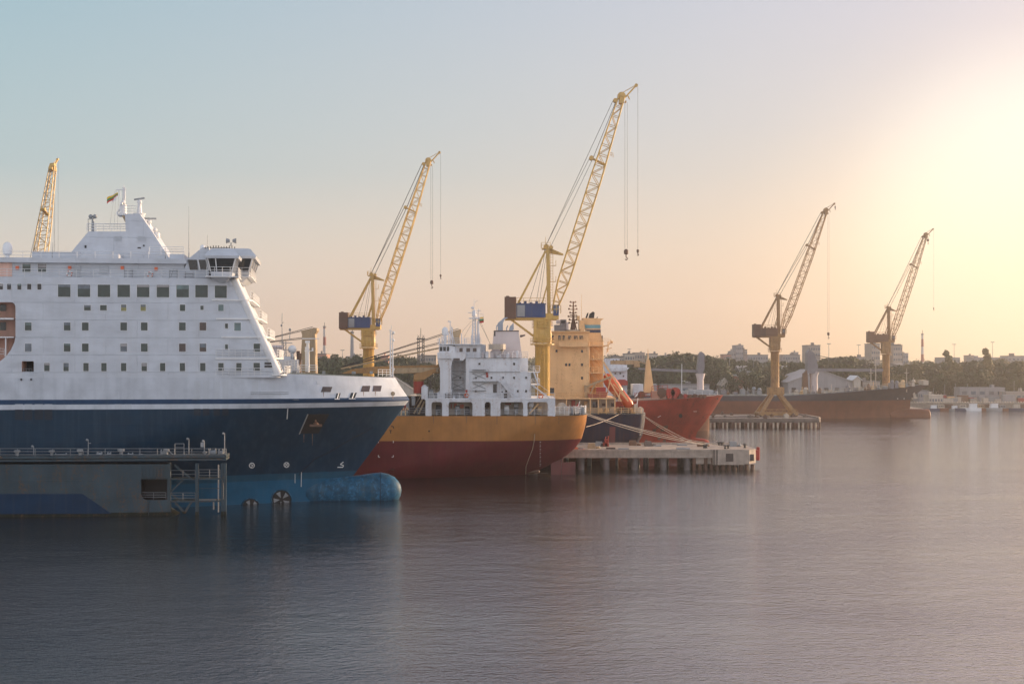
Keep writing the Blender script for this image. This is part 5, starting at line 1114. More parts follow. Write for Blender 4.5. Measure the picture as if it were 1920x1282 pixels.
# ================================================================ SHIP 5: slate and orange hull on the right
def ship_slate():
    fr = Frame(1550, 484, 0); p = fr.p
    T = fthing('cargo_ship', 'long slate hull with faded orange bottom, bow pointing right, behind the timber pier', 'ship', fr)
    VC, B = 13, 13
    st = sorted([(p(x,y,VC).z, p(x,y,VC).x) for x, y in ((1706,800),(1706,770),(1707,750),(1714,741),(1728,731),(1741,721))])
    right = lut([(z, u, 52 if z < 4 else 52-(z-4)*1.5, 1.2 if z < 4 else max(.8, 1.2-(z-4)*.05)) for z, u in st]); left = lambda z: (-52, 14, .5)
    uE = st[-1][1]
    mb = MB(); hull(mb, VC, B, sorted([-3, 3]+[z for z, u in st]), right, left, dz=lambda u: -3.6*min(1, max(0, (uE-u-4)/48))**.8, n=24); Hh = mb.build('hull', ['slate_hull','deck_green'], T, smooth=35, weld=True); bv = bvh_of([Hh])
    tip = p(1742,775,VC); mb = MB(); mb.lathe((0,VC,.2), [(2.4,tip.x),(2.75,tip.x-.3),(2.8,tip.x-3),(2.8,tip.x-14)], 18, 'x', .9); mb.build('bulbous_bow', 'slate_hull', T, smooth=50)
    c = onto(fr, bv, 1713, 740, .1) or p(1711,738,VC-2); mb = MB(); mb.beam(c+Vector((-.3,-.3,1.2)), c+Vector((.5,-.3,-1.2)), .5, .8); mb.beam(c+Vector((-.8,-.3,-1.2)), c+Vector((1.2,-.3,-1.0)), .4, .4); mb.build('anchor', 'gallery_cream', T)
    mb = MB(); disc(mb, fr, bv, 1683, 747, 1.3, 1); disc(mb, fr, bv, 1695, 747, 1.3, 1); mb.build('thruster_mark', 'mark_white', T)
    rnd = random.Random(9)
    for i in range(34):
        x = 1340+i*11.2+rnd.random()*5
        if 1425 < x < 1480: continue
        yb = 738 if x < 1560 else 738-(x-1560)*.105
        w, h = 3+rnd.random()*7, 2+rnd.random()*7; mb = MB(); v = 3+rnd.random()*5; mb.pbox(fr, x, x+w, yb-h, yb+2, v, v+3)
        if rnd.random() < .5: mb.tube(p(x+w/2,yb-h,v+1), p(x+w/2,yb-h-4-rnd.random()*7,v+1), .14)
        if rnd.random() < .4: mb.lathe(p(x+w/2,yb-h,v+1.5), [(.5,0),(.8,.3),(.4,1.0)], 8)
        mb.build('deck_gear', rnd.choice(('galv','ship_white','gallery_cream','grey_crane','tan_house','crane_rust')), T)
    mb = MB(); rail(mb, [p(1480,737,1), p(1560,737,1), p(1650,728,2)], 1.2, 2, .06, 2.5); rail(mb, [p(1650,728,2), p(1715,720,7), p(1736,718,12)], 1.2, 2, .06, 2.5); mb.build('railing', 'gallery_cream', T)
    mb = MB(); mb.pbox(fr, 1731, 1741, 713, 722, 9, 14); mb.build('bow_platform', 'gallery_cream', T)
    # its deck crane
    mb = MB(); mb.pprism(fr, [(1514,700),(1514,661),(1518,655),(1527,662),(1534,687),(1532,694),(1527,700)], 9, 13); mb.build('crane_house', 'grey_crane', T)
    mb = MB(); c = p(1526,737,11); mb.lathe((c.x,11,0), [(1.4,c.z),(1.3,p(1526,705,11).z),(1.9,p(1526,697,11).z)], 12); mb.build('crane_pedestal', 'funnel_pink', T, smooth=40)
    mb = MB()
    for s in (-.8, .8): mb.tube(p(1520,664,11+s), p(1655,690,11+s), .12); mb.tube(p(1522,668,11+s), p(1640,692,11+s), .1)
    mb.build('topping_wire', 'wire', T)
    mb = MB(); mb.beam(p(1530,693,11), p(1655,694,11), 1.4, 1.0); mb.build('crane_jib', 'grey_crane', T)
    mb = MB(); mb.pprism(fr, [(1505,737),(1507,700),(1514,694),(1516,737)], 9.5, 12); mb.build('crane_column', 'crane_rust', T)
    for x, yt in ((1645,640),(1655,668),(1715,680)): pass
    for x, yt in ((1633,690),(1642,672),(1700,690)): mb = MB(); mb.tube(p(x,735,9), p(x,yt,9), .22, .12); mb.tube(p(x-4,yt+9,9), p(x+4,yt+9,9), .1); mb.build('deck_mast', 'gallery_cream', T)
ship_slate()

# ================================================================ PIERS
def pier_right():
    fr = Frame(1200, 258.5, 0); p = fr.p
    T = fthing('pier', 'pale concrete pier on round piles, ending in a blunt head with dark recesses', 'pier', fr)
    zt = 3.75
    def X(px): return p(px, 800, 0).x
    mb = MB(); mb.box(X(420), X(1336), 0, 17, 2.25, zt); mb.box(X(420), X(1336), -.12, .4, zt-.35, zt+.02); mb.build('deck_beam', 'concrete', T)
    mb = MB(); mb.box(X(1336)+.02, X(1395), -.2, 17.3, 1.0, zt+.02); hd = mb.build('pier_head', 'concrete', T)
    mb = MB(); mb.zprism([(X(1395)+.02,-.2),(X(1395)+.9,-.2),(X(1422),2.8),(X(1422),14),(X(1395)+.9,17.3),(X(1395)+.02,17.3)], 1.15, zt-.05); mb.build('head_nose', 'concrete', hd)
    for x0, x1, y0, y1 in ((1361,1375,850,865),):
        mb = MB(); a, b = p(x0,y1,-.2), p(x1,y0,-.2); mb.box(a.x,b.x,-.24,-.16,a.z,b.z); mb.build('recess', 'glass_brown', hd)
    mb = MB(); mb.box(X(1405), X(1414), .2, 1.6, 1.7, 2.9); mb.build('recess', 'glass_brown', hd)
    mb = MB(); mb.box(X(1422)+.02, X(1422)+.8, 4, 7, 1.6, 3.4); mb.tube((X(1422)+.9,5.5,1.4),(X(1422)+.9,5.5,3.9),.35); mb.build('fender', 'red_paint', hd)
    for x in (1337.5, 1343): mb = MB(); mb.box(X(x), X(x)+.18, -.34, -.21, .9, zt); mb.build('ladder_rail', 'glass_brown', hd)
    for i, x in enumerate((1000,1050,1090,1137,1191,1245,1290)):
        for v in (1.2, 8, 15):
            mb = MB(); xx = X(x+(v-1)*.3); mb.lathe((xx,v,0), [(.62,-3),(.62,2.25)], 16); mb.lathe((xx,v,0), [(.85,2.0),(.85,2.27)], 16); mb.build('pile', 'pile_concrete', T, smooth=40)
    for x in (1068,1110,1113,1165,1207,1219,1225,1264,1311,1324):
        mb = MB(); mb.lathe((X(x),11,0), [(.26,-3),(.26,2.25)], 8); mb.build('slim_pile', 'galv', T)
    for i in range(11):
        mb = MB(); x = X(1302+i*11); mb.lathe((x,.6+ (i % 2)*.3,0), [(.36,-3),(.36,2.2 if x < X(1336) else 1.05)], 10); mb.build('head_pile', 'crane_brown', hd)
        mb = MB(); mb.lathe((x+.5,9,0), [(.4,-3),(.4,2.2 if x < X(1336) else 1.05)], 8); mb.build('head_pile', 'pile_concrete', hd)
    mb = MB(); mb.box(X(1300), X(1334), .5, 16, 1.1, 2.23); mb.build('cross_beam', 'concrete', T)
    for x0, x1, v in ((1085,1094,1),(1160,1180,.5),(1235,1251,10),(1285,1304,12),(1138,1155,1.5),(1270,1295,.8)):
        mb = MB(); mb.box(X(x0), X(x1), v, v+1.3, zt+.004, zt+.22); mb.build('deck_plate', 'galv' if x0 != 1138 else 'glass_brown', T)
    mb = MB(); mb.box(X(420), X(1395), 16.2, 16.9, zt+.01, zt+.32); mb.build('kerb', 'concrete', T)
    mb = MB(); mb.zprism([(X(1060),.4),(X(1098),.4),(X(1082),8),(X(1060),8)], zt+.006, zt+.03); mb.build('safety_mark', 'lifeboat_orange', T)
    for x, v, m in ((1104,3,'tan_crane'),(1122,9,'galv'),(1190,12,'crane_rust'),(1218,10,'old_concrete'),(1320,9,'crane_rust'),(1382,9,'galv')):
        mb = MB(); mb.box(X(x), X(x)+1.4, v, v+1.1, zt+.01, zt+.7); mb.box(X(x)+.1, X(x)+1.3, v+.1, v+1.0, zt+.7, zt+.95); mb.lathe((X(x)+1.9,v+.5,zt+.01), [(.4,0),(.45,.2),(.3,.4)], 10); mb.build('pier_gear', m, T)
    for x, v in ((1366,12),(1371,12),(1374,12.5),(1405,5),(1408,6.5),(1363,2.2),(1369,2.4),(1326,4),(1330,4.2)):
        mb = MB(); c = (X(x), v, zt); mb.lathe(c, [(.3,0),(.2,.1),(.18,.45),(.35,.55),(.35,.7),(.1,.75)], 10); mb.build('bollard', 'dark_steel', T)
    mb = MB(); mb.box(X(1140), X(1147), 9, 11, zt+.02, zt+1.3); mb.box(X(1133), X(1148), 9, 12, zt+.02, zt+.6); mb.tube((X(1146),9,zt), (X(1147),9,zt+2.0), .12); mb.tube((X(1141),9,zt+1.2), (X(1142),9,zt+1.9), .1)
    tag(mb.build('capstan_box', 'red_paint', None), 'red steel capstan box standing on the pale concrete pier', 'winch'); bpy.data.objects['capstan_box'].location = fr.O
    return T
pier_right()
def rope(a, b, sag, r, label, grp='mooring ropes from the ships to the concrete pier'):
    a, b = Vector(a), Vector(b); pts = [a.lerp(b, i/14)-Vector((0,0,sag*4*(i/14)*(1-i/14))) for i in range(15)]
    mb = MB(); mb.v = []; mb.path([q-a for q in pts], r, 5); o = mb.build('mooring_rope', 'rope'); o.location = a; tag(o, label, 'rope', grp)
def W3(x, y, Y): return ((x-960)*Y/F, Y, H-(y-HZ)*Y/F)
E1, E2, E3 = W3(1325,833,264), W3(1327,834,263), W3(1364,838,260.5)
rope(W3(1097,774,246), E1, .55, .065, 'upper of the two pale ropes from the ochre stern to the pier end')
rope(W3(1098,777,246), E2, .75, .065, 'lower of the two pale ropes from the ochre stern to the pier end')
rope(W3(1098,778,247), E3, .3, .05, 'thin rope from the ochre stern that ends farthest out on the pier head')
rope(W3(1204,777,286), W3(1310,833,272), .35, .06, 'upper thin rope from the navy stern across the red bow', )
rope(W3(1204,778,286), W3(1300,832,272), .5, .06, 'lower thin rope from the navy stern across the red bow')
rope(W3(1099,800,247.5), W3(1165,774,277), .25, .045, 'slack rope rising from the ochre stern to the navy hull')
rope(W3(1338,823,300), W3(1372,837,271), .3, .045, 'short dark rope from the red bulb to the pier head')

def pier_timber():
    fr = Frame(1430, 420, 0); p = fr.p; T = fthing('pier', 'low dark timber pier with many thin piles carrying the portal crane', 'pier', fr); zt = 2.75
    def X(px): return p(px, 790, 0).x
    mb = MB(); mb.box(X(1180), X(1536), 0, 34, 1.6, zt); mb.box(X(1180), X(1536), -.3, .2, 1.9, 2.3); mb.build('deck', 'old_concrete', T)
    mb = MB(); mb.zprism([(X(1536)+.02,1),(X(1543),3),(X(1547),9),(X(1544),26),(X(1536)+.02,33)], 1.3, zt+.3); mb.build('pier_end', 'old_concrete', T)
    for i in range(46):
        x = X(1182+i*7.9); mb = MB(); mb.lathe((x,.3,0), [(.28,-3),(.28,1.75)], 8); mb.build('pile', 'rope' if i % 3 else 'crane_brown', T)
    for i in range(28): mb = MB(); mb.lathe((X(1190+i*12.4),9,0), [(.4,-3),(.4,1.6)], 8); mb.build('inner_pile', 'crane_brown', T)
    rnd = random.Random(4)
    for i in range(16):
        x = X(1325+i*13.6); v = rnd.uniform(1,30); mb = MB(); w = rnd.uniform(.6,2.2); h = rnd.uniform(.3,1.1); mb.box(x,x+w,v,v+1.5,zt+.003,zt+h); mb.lathe((x+w/2,v+.7,zt+h), [(.25,0),(.4,.1),(.15,.35)], 8); mb.build('pier_gear', rnd.choice(('crane_rust','old_concrete','crane_brown','gallery_cream')), T)
    mb = MB()
    for v in (4, 26): mb.box(X(1330), X(1540), v+11-4, v+11.15-4, zt+.003, zt+.15)
    mb.build('crane_rail', 'crane_brown', T)
pier_timber()
def plain_pier(x0, x1, Y, dep, zt, label, rows):
    fr = Frame((x0+x1)/2, Y, 0); T = fthing('pier', label, 'pier', fr); X = lambda px: fr.p(px, 800, 0).x
    mb = MB(); mb.box(X(x0), X(x1), 0, dep, zt-1.4, zt); mb.box(X(x0), X(x1), -.15, .3, zt-.5, zt+.03); mb.build('deck', 'concrete', T)
    n = rows
    for i in range(n): mb = MB(); mb.lathe((X(x0+(x1-x0)*(i+.5)/n),1.2,0), [(.6,-3),(.6,zt-1.3)], 10); mb.build('pile', 'pile_concrete', T)
plain_pier(-260, 1010, 334, 22, 3.2, 'long concrete pier under the two rear yellow cranes, hidden behind the ferry', 24)
plain_pier(1560, 1730, 513, 20, 2.6, 'concrete pier behind the slate hull that carries the farthest crane', 10)

# ================================================================ FAR SHORE
def quay():
    fr = Frame(1800, 566, 0); p = fr.p; T = fthing('quay_wall', 'low stone quay wall with dark fender bays along the far shore at the right', 'quay', fr); X = lambda px: p(px, 760, 0).x
    mb = MB(); mb.box(X(1690), X(2300), 0, 7.9, -3, 2.9); mb.box(X(1690), X(2300), -.2, .3, 2.6, 3.05); mb.build('wall', 'quay_stone', T)
    for i in range(8): mb = MB(); mb.box(X(1768+i*71), X(1786+i*71), -.35, -.02, -2, 2.5); mb.build('fender_bay', 'crane_brown', T)
    mb = MB()
    for i in range(120): x = X(1695+i*5); mb.lathe((x,.4,3.05), [(.35,0),(.3,.5)], 6)
    mb.build('kerb_blocks', 'gallery_cream', T)['kind'] = 'stuff'
quay()
def gable(name, label, cat, px0, px1, ye, yr, Y, dep, wall, roof, ridge_x=True, zb=2.4, wins=0, yb=None, group=None):
    """shed: ye eave, yr ridge in picture rows at distance Y"""
    s = Y/F; x0, x1 = (px0-960)*s, (px1-960)*s; ze, zr = H-(ye-HZ)*s, H-(yr-HZ)*s
    T = thing(name, label, cat, ((x0+x1)/2, Y, zb), 0, group); w = (x1-x0)/2; e, r_ = ze-zb, zr-zb
    mb = MB()
    if ridge_x: mb.box(-w, w, 0, dep, 0, e)
    else: mb.prism([(-w,0),(w,0),(w,e),(0,r_),(-w,e)], 0, dep)
    mb.build('wall', wall, T); mb = MB()
    if ridge_x: mb.add([(-w-.5,-.5,e-.05),(w+.5,-.5,e-.05),(w+.5,dep/2,r_),(-w-.5,dep/2,r_),(w+.5,dep+.5,e-.05),(-w-.5,dep+.5,e-.05)], [(0,1,2,3),(3,2,4,5),(0,3,5),(1,4,2),(0,5,4,1)])
    else:
        for sg in (-1, 1): mb.add([(0,-.5,r_+.25),(sg*(w+.6),-.5,e+.0),(sg*(w+.6),dep+.5,e),(0,dep+.5,r_+.25),(0,-.5,r_+.02),(sg*(w+.6),-.5,e-.3),(sg*(w+.6),dep+.5,e-.3),(0,dep+.5,r_+.02)], [(0,1,2,3),(4,7,6,5),(0,4,5,1),(3,2,6,7),(1,5,6,2),(0,3,7,4)])
    mb.build('roof', roof, T)
    for i in range(wins):
        x = -w+2*w*(i+.5)/wins; mb = MB(); mb.box(x-min(.9,w/wins*.5), x+min(.9,w/wins*.5), -.06, .05, e*.4, e*.72); mb.build('window', 'glass_dark', T)
    return T
def block(label, px0, px1, yt, Y, dep, wall, floors=3, wins=4, zb=None, steps=(), cat='building', name='apartment_block', yb=None):
    s = Y/F; x0, x1 = (px0-960)*s, (px1-960)*s; zt = H-(yt-HZ)*s; zb = 1.0 if zb is None else zb
    T = thing(name, label, cat, ((x0+x1)/2, Y, zb)); w = (x1-x0)/2; h = zt-zb
    mb = MB(); mb.box(-w, w, 0, dep, 0, h)
    for a, b, y in steps: mb.box((a-960)*s-(x0+x1)/2, (b-960)*s-(x0+x1)/2, .3, dep-.3, h, H-(y-HZ)*s-zb)
    mb.build('wall', wall, T)
    mb = MB(); mb.box(-w-.15, w+.15, -.15, dep+.15, h, h+.4); q_ = random.uniform(-.8,.5)*w; mb.box(q_, q_+w*random.uniform(.12,.35), dep*.3, dep*.6, h+.4, h+random.uniform(.8,2.0)); mb.build('roof', random.choice(('roof_grey', wall)), T)
    fh = 3.1
    for f in range(floors):
        z = h-1.2-f*fh
        if z < 1: break
        for i in range(wins):
            x = -w+2*w*(i+.5)/wins; mb = MB(); ww = min(1.0, w/wins*.62); mb.box(x-ww, x+ww, -.07, .05, z-1.3, z); mb.build('window', 'glass_pale' if (f+i) % 3 else 'roof_grey', T)
    return T
# sheds and tents close to the water behind the ships
gable('storage_tent', 'white ribbed storage tent roof just right of the ferry bow tip', 'shed', 680, 778, 733, 702, 585, 30, 'shed_cream', 'shed_cream', False)
gable('storage_tent', 'white storage tent roof between the red crane post and the white deckhouse', 'shed', 762, 850, 735, 701, 600, 30, 'shed_cream', 'shed_cream', False)
gable('warehouse', 'long pale roofed warehouse behind the ochre ship foredeck', 'warehouse', 690, 850, 712, 700, 612, 30, 'shed_cream', 'shed_roof', True)
gable('warehouse', 'broad gabled grey warehouse behind the right half of the slate hull', 'warehouse', 1478, 1600, 716, 694, 585, 40, 'block_grey', 'shed_roof', False, wins=6)
gable('shed', 'small white lean shed beside the gabled grey warehouse', 'shed', 1601, 1614, 712, 705, 583, 12, 'shed_cream', 'dish_white', False)
gable('warehouse', 'long low warehouse roof between the red bow and the portal crane', 'warehouse', 1395, 1552, 706, 686, 640, 40, 'block_grey', 'shed_roof', True)
T_ = gable('warehouse', 'striped long warehouse at the right with pale and grey roof bands', 'warehouse', 1700, 1812, 708, 686, 690, 34, 'shed_cream', 'shed_roof', True)
for i in range(3):
    mb = MB(); w = 112*690/F/2; mb.box(-w, w, -.2, .1, 3.0+i*3.0, 4.3+i*3.0); mb.build('roof_band', 'dish_white', T_)
gable('warehouse', 'flat roofed store on the skyline ridge behind the striped warehouse', 'warehouse', 1690, 1860, 684, 681, 760, 40, 'block_grey', 'roof_grey', True)
k = 0
for a, b, ye, yr, wl, rf, lb in ((1352,1366,722,709,'shed_cream','shed_cream','steep white gabled house just right of the red bow'),(1368,1392,716,706,'brick_pink','roof_red','red roofed house behind the stern deck of the slate hull'),(1376,1386,722,703,'shed_cream','dish_white','narrow white gabled house beside the red roofed house'),(1402,1410,725,711,'dish_white','shed_cream','small white pointed hut left of the portal crane'),(1410,1426,722,712,'block_pale','roof_grey','small grey roofed house touching the portal crane column'),
                             (1330,1350,726,715,'shed_cream','roof_red','low cream house with red roof behind the tip of the red bow'),(1430,1442,722,714,'block_pale','roof_red','tiny house behind the portal crane column'),(1474,1486,720,711,'shed_cream','roof_grey','tiny pale house right of the portal crane')):
    gable('house', lb, 'house', a, b, ye, yr, 592+k*3, 9, wl, rf, False, wins=2); k += 1
# chimneys and pylon
def chimney(px, yt, w, Y, mat, label):
    s = Y/F; T = thing('chimney', label, 'chimney', ((px-960)*s, Y, 1)); h = H-(yt-HZ)*s-1; r_ = w*s/2
    mb = MB(); mb.lathe((0,0,0), [(r_*1.5,0),(r_*.85,h)], 18); mb.build('shaft', mat, T, smooth=40); mb = MB(); mb.lathe((0,0,0), [(r_*1.02,h-.8),(r_*1.02,h+.3)], 18); mb.build('cap', 'roof_grey', T)
    mb = MB(); mb.tube((0,0,h), (0,0,h+3), .2); mb.build('rod', 'wire', T)
chimney(608.5, 612, 5.5, 1000, 'chimney_striped', 'tall red and white banded chimney left of the yellow crane')
chimney(660.5, 622, 7, 960, 'chimney_grey', 'plain grey chimney directly behind the yellow crane column')
chimney(1729.5, 626, 4.6, 1100, 'chimney_striped', 'pale banded chimney in the sunlit haze right of the farthest crane')
def lamp_mast(px, yt, Y, label):
    s = Y/F; T = thing('light_mast', label, 'mast', ((px-960)*s, Y, 2.6), group='tall floodlight masts on the far shore'); h = H-(yt-HZ)*s-2.6
    mb = MB(); mb.tube((0,0,0), (0,0,h), .2, .1); mb.build('pole', 'galv', T); mb = MB(); mb.box(-.9,.9,-.2,.2,h,h+.3); mb.build('lamp_bar', 'galv', T)
for px, yt, Y, lb in ((1554,645,640,'floodlight mast right of the grey deck crane on the slate hull'),(1610,647,700,'floodlight mast between the grey warehouse and the farthest crane'),(1789,646,700,'floodlight mast right of the banded chimney'),(1861,642,700,'rightmost floodlight mast on the hazy skyline'),(642,657,640,'thin floodlight mast between the two chimneys'),(1368,671,640,'thin mast above the trees left of the portal crane'),(1413,668,650,'thin mast just left of the portal crane column'),(1180,655,700,'thin mast over the roofs behind the tan mast')):
    lamp_mast(px, yt, Y, lb)
def pylon():
    Y = 620; s = Y/F; T = thing('lattice_tower', 'steel lattice tower on the tree line left of the white deckhouse', 'tower', ((789-960)*s, Y, 2.6)); h = H-(628-HZ)*s-2.6
    for x, n_ in ((-1.0, 'mast'), (1.1, 'mast')):
        mb = MB()
        for dx in (-.35, .35): mb.tube((x+dx*1.6,0,0), (x+dx,0,h*.97), .16)
        for i in range(22): z = h*i/22; mb.tube((x-.45,0,z), (x+.45,0,z+h/22), .08, n=4); mb.tube((x+.45,0,z), (x-.45,0,z+h/22), .08, n=4)
        mb.build(n_, 'dark_steel', T)
    mb = MB(); mb.box(-1.8,1.9,-.5,.5,h*.93,h*.95); mb.tube((0,0,h*.93), (0,0,h+3), .12); 
    for z in (.3,.6,.8): mb.tube((-1.2,0,h*z), (1.2,0,h*z), .12)
    mb.build('platform', 'dark_steel', T)
pylon()
# town blocks
B_ = [('pink brick block on the skyline beside the banded chimney',590,612,664,720,14,'brick_pink',3,5),
 ('small grey block between chimney and yellow crane column',650,676,669,760,12,'block_grey',2,4),
 ('orange brick block seen through trees right of the yellow crane',714,728,668,640,12,'brick_pink',3,3),
 ('long pale flat roofed block behind the lattice tower',783,818,667,700,14,'block_pale',3,7),
 ('pale grey flats just right of the tan deckhouse antenna',1148,1170,669,640,14,'block_pale',3,5),
 ('cream flats behind the tan derrick boom',1172,1190,664,660,14,'shed_cream',3,4),
 ('pale flats left of the tan mast',1190,1209,662,700,14,'block_pale',3,4),
 ('flats with flat roof right of the tan mast',1217,1233,664,680,14,'shed_cream',3,4),
 ('stepped grey tower block on the skyline left of the portal crane',1380,1394,648,900,16,'block_grey',5,4),
 ('lower wing left of the stepped grey tower block',1372,1379,659,900,16,'block_grey',3,2),
 ('lower wing right of the stepped grey tower block',1395,1401,656,900,16,'block_pale',3,2),
 ('low red roofed row left of the grey tower block',1357,1371,665,850,14,'brick_pink',2,4),
 ('low grey row between the tower block and the portal crane',1402,1440,666,850,14,'block_grey',2,8),
 ('low flats on the skyline right of the portal crane column',1468,1500,666,850,14,'block_grey',2,7),
 ('single square block between the portal crane and grey deck crane',1490,1497,661,900,12,'block_grey',3,2),
 ('pale square block rising behind the grey deck crane',1515,1538,648,780,16,'block_pale',5,5),
 ('slim tower block directly left of the farthest crane column',1634,1650,645,820,16,'block_pale',7,4),
 ('jagged tall tower block right of the farthest crane column',1675,1692,648,820,16,'block_pale',7,4),
 ('lower wing of flats right of the jagged tower block',1693,1703,663,820,16,'block_grey',4,2),
 ('low hazy flats on the skyline under the poplar at the right',1765,1800,671,900,14,'block_grey',2,6),
 ('low hazy row of flats near the right edge of the skyline',1826,1880,671,880,14,'block_grey',2,8),
 ('last hazy block at the right end of the skyline',1890,1935,668,860,14,'block_grey',2,6),
 ('low flats left of the jagged tower block behind the crane',1600,1632,670,860,14,'block_grey',2,6),
 ('square pale block on the low skyline beyond the slate bow',1818,1826,667,900,12,'block_pale',3,2),
 ('roof block on the tree line behind the grey jib',1240,1262,667,800,14,'block_pale',2,4)]
for lb, a, b, yt, Y, dep, wl, fl, wn in B_:
    st_ = ((1683,1690,645),) if 'jagged' in lb else ((1384,1392,646.5),) if 'stepped' in lb else ()
    block(lb, a, b, yt, Y, dep, wl, fl, wn, steps=st_)
for lb, a, b, yt, Y, wl in (('flat pale quay building at the water right of the slate bow',1742,1768,742,572,'shed_cream'),('low grey quay store between the slate bow and moored boats',1722,1741,733,588,'block_grey'),('wide low grey quay hall behind the moored boats',1800,1884,728,588,'block_grey'),('low quay office near the right edge behind the wall',1886,1935,736,580,'block_pale'),
                            ('long grey quay store left of the portal crane behind the slate hull',1240,1330,722,584,'block_grey'),('pale quay store right of the grey warehouse',1618,1650,716,584,'block_pale')):
    block(lb, a, b, yt, Y, 8, wl, 1, 5, zb=2.6, name='quay_building')
# small craft and gear at the far quay
def small_boat(x, Y, sc, label, cab, hullm, mast=True, rz=0.0):
    T = thing('small_boat', label, 'boat', (x, Y, 0), rz, 'small craft moored along the far quay'); T.scale = (sc,)*3
    mb = MB(); hull(mb, 0, 1.9, [-.5, .2, 1.0, 1.7], lut([(-.5,5.2,5,1.1),(1.7,6.6,5,.8)]), lambda z: (-5.5, 2, .5), n=8, nm=3, deck=0); mb.build('hull', hullm, T, smooth=35, weld=True)
    mb = MB(); mb.prism([(-2.8,1.7),(1.6,1.7),(1.1,3.9),(-2.6,3.9)], -1.3, 1.3); mb.box(-3.0,1.5,-1.5,1.5,3.9,4.05); mb.build('cabin', cab, T)
    for i in range(3): mb = MB(); mb.box(-2.2+i*1.1, -1.5+i*1.1, -1.36, -1.28, 2.7, 3.5); mb.build('window', 'glass_dark', T)
    mb = MB(); mb.tube((-.8,0,4), (-.8,0,8.5), .1, .05); mb.tube((-1.8,0,6.5), (.4,0,6.5), .06); mb.tube((5.8,0,1.8), (-.8,0,7.8), .03, n=3); mb.build('mast', 'galv', T)
    return T
rb = random.Random(12)
desc = [('white cabin boat lying right beside the slate bow','dish_white','stripe_dark'),('cream workboat, second from the slate bow','shed_cream','slate_hull'),('small boat with white cabin in front of the grey quay hall','dish_white','galv'),('dark hulled boat with tall cabin near the middle of the far quay','shed_cream','stripe_dark'),
        ('brightly sunlit white boat left of the wide quay hall','dish_white','dish_white'),('workboat with brown cabin before the wide quay hall','tan_crane','slate_hull'),('white motor boat at the right end of the wide quay hall','dish_white','galv'),('grey boat close to the right edge of the far quay','galv','slate_hull'),('last small boat at the right edge of the far quay','shed_cream','stripe_dark')]
for i, (lb, cb, hm) in enumerate(desc):
    px = (1750,1768,1790,1807,1822,1842,1862,1884,1906)[i]
    small_boat((px-960)*561/F, 561+rb.random()*2, (.55,.6,.5,.62,.7,.6,.7,.55,.62)[i], lb, cb, hm, rz=(0 if i % 2 else math.pi))
gm = ('gallery_cream','crane_rust','galv','red_paint','shed_cream','tan_house','block_grey')
gl = ('cream','rust brown','steel grey','red','pale','tan','dark grey')
used = set()
for i in range(26):
    px = 1748+i*7.2; Y = 575+rb.random()*9; s = Y/F; T = thing('cargo_container' if i % 3 else 'equipment_cabin', '%s %s on the far quay wall, place %d counted from the slate bow' % (gl[i % 7], 'container' if i % 3 else 'cabin', i+1), 'container' if i % 3 else 'cabin', ((px-960)*s, Y, 2.62), (rb.random()-.5)*.4, 'containers and cabins standing on the far quay')
    w, h = rb.uniform(1.0,2.6), rb.uniform(1.6,3.2); mb = MB(); mb.box(-w,w,0,2.4,.1,h)
    for j in range(6): mb.box(-w+j*w/3+.05, -w+j*w/3+.18, -.06, 0, .15, h-.1)
    mb.build('body', gm[i % 7], T); mb = MB(); mb.box(-w-.06,w+.06,-.08,2.46,h,h+.12); mb.build('roof', 'galv', T)
    if i % 3 == 0: mb = MB(); mb.tube((w*.4,1,h), (w*.4,1,h+rb.uniform(2,7)), .1); mb.build('aerial', 'galv', T)

# ================================================================ TREES
def crown_mesh(seed, mat, poplar=False):
    rnd = random.Random(seed); vs, fs = [], []
    lobes = []
    if poplar:
        for i in range(9): t = i/8; lobes.append((Vector((rnd.uniform(-.08,.08), rnd.uniform(-.08,.08), .12+t*.86)), .17*(1-abs(t-.35)*.9)))
    else:
        for i in range(15):
            a = rnd.uniform(0, 2*math.pi); rr = rnd.uniform(.0,.34); z = rnd.uniform(.34,.82); k = 1-abs(z-.52)*1.1
            lobes.append((Vector((math.cos(a)*rr*k*1.15, math.sin(a)*rr*k*1.15, z)), rnd.uniform(.13,.22)))
        lobes.append((Vector((rnd.uniform(-.1,.1), 0, .86)), .13))
    for c, r_ in lobes:
        for i in range(95 if not poplar else 70):
            d = Vector((rnd.gauss(0,1), rnd.gauss(0,1), rnd.gauss(0,1))).normalized()
            q = c + d*r_*(rnd.random()**.35); s = rnd.uniform(.016,.034)
            n = (d+Vector((rnd.gauss(0,.5), rnd.gauss(0,.5), rnd.gauss(0,.5)+.3))).normalized(); x = n.orthogonal().normalized(); y = n.cross(x)
            m = len(vs); a = rnd.uniform(0,3); ca, sa = math.cos(a)*s, math.sin(a)*s; X, Y_ = x*ca+y*sa, y*ca-x*sa
            vs += [q-X-Y_, q+X-Y_*.7, q+X*.8+Y_, q-X*.9+Y_*.8]; fs.append((m,m+1,m+2,m+3))
    return vs, fs
def tree_proto(seed, mat, poplar=False):
    T = bpy.data.objects.new('poplar_tree' if poplar else 'broadleaf_tree', None); COL.objects.link(T)
    vs, fs = crown_mesh(seed, mat, poplar); mb = MB(); mb.add(vs, fs); me = bpy.data.meshes.new('crown'); me.from_pydata(mb.v, [], mb.f); me.materials.append(M[mat])
    o = bpy.data.objects.new('crown', me); COL.objects.link(o); o.parent = T
    rnd = random.Random(seed+50); mb = MB(); mb.tube((0,0,0), (0,0,.42), .032, .018, 8)
    for i in range(5): a = i*1.3; mb.tube((0,0,.2+.04*i), (math.cos(a)*.22, math.sin(a)*.22, .5+.05*i), .014, .005, 5)
    mb.build('trunk', 'bark', T); return T
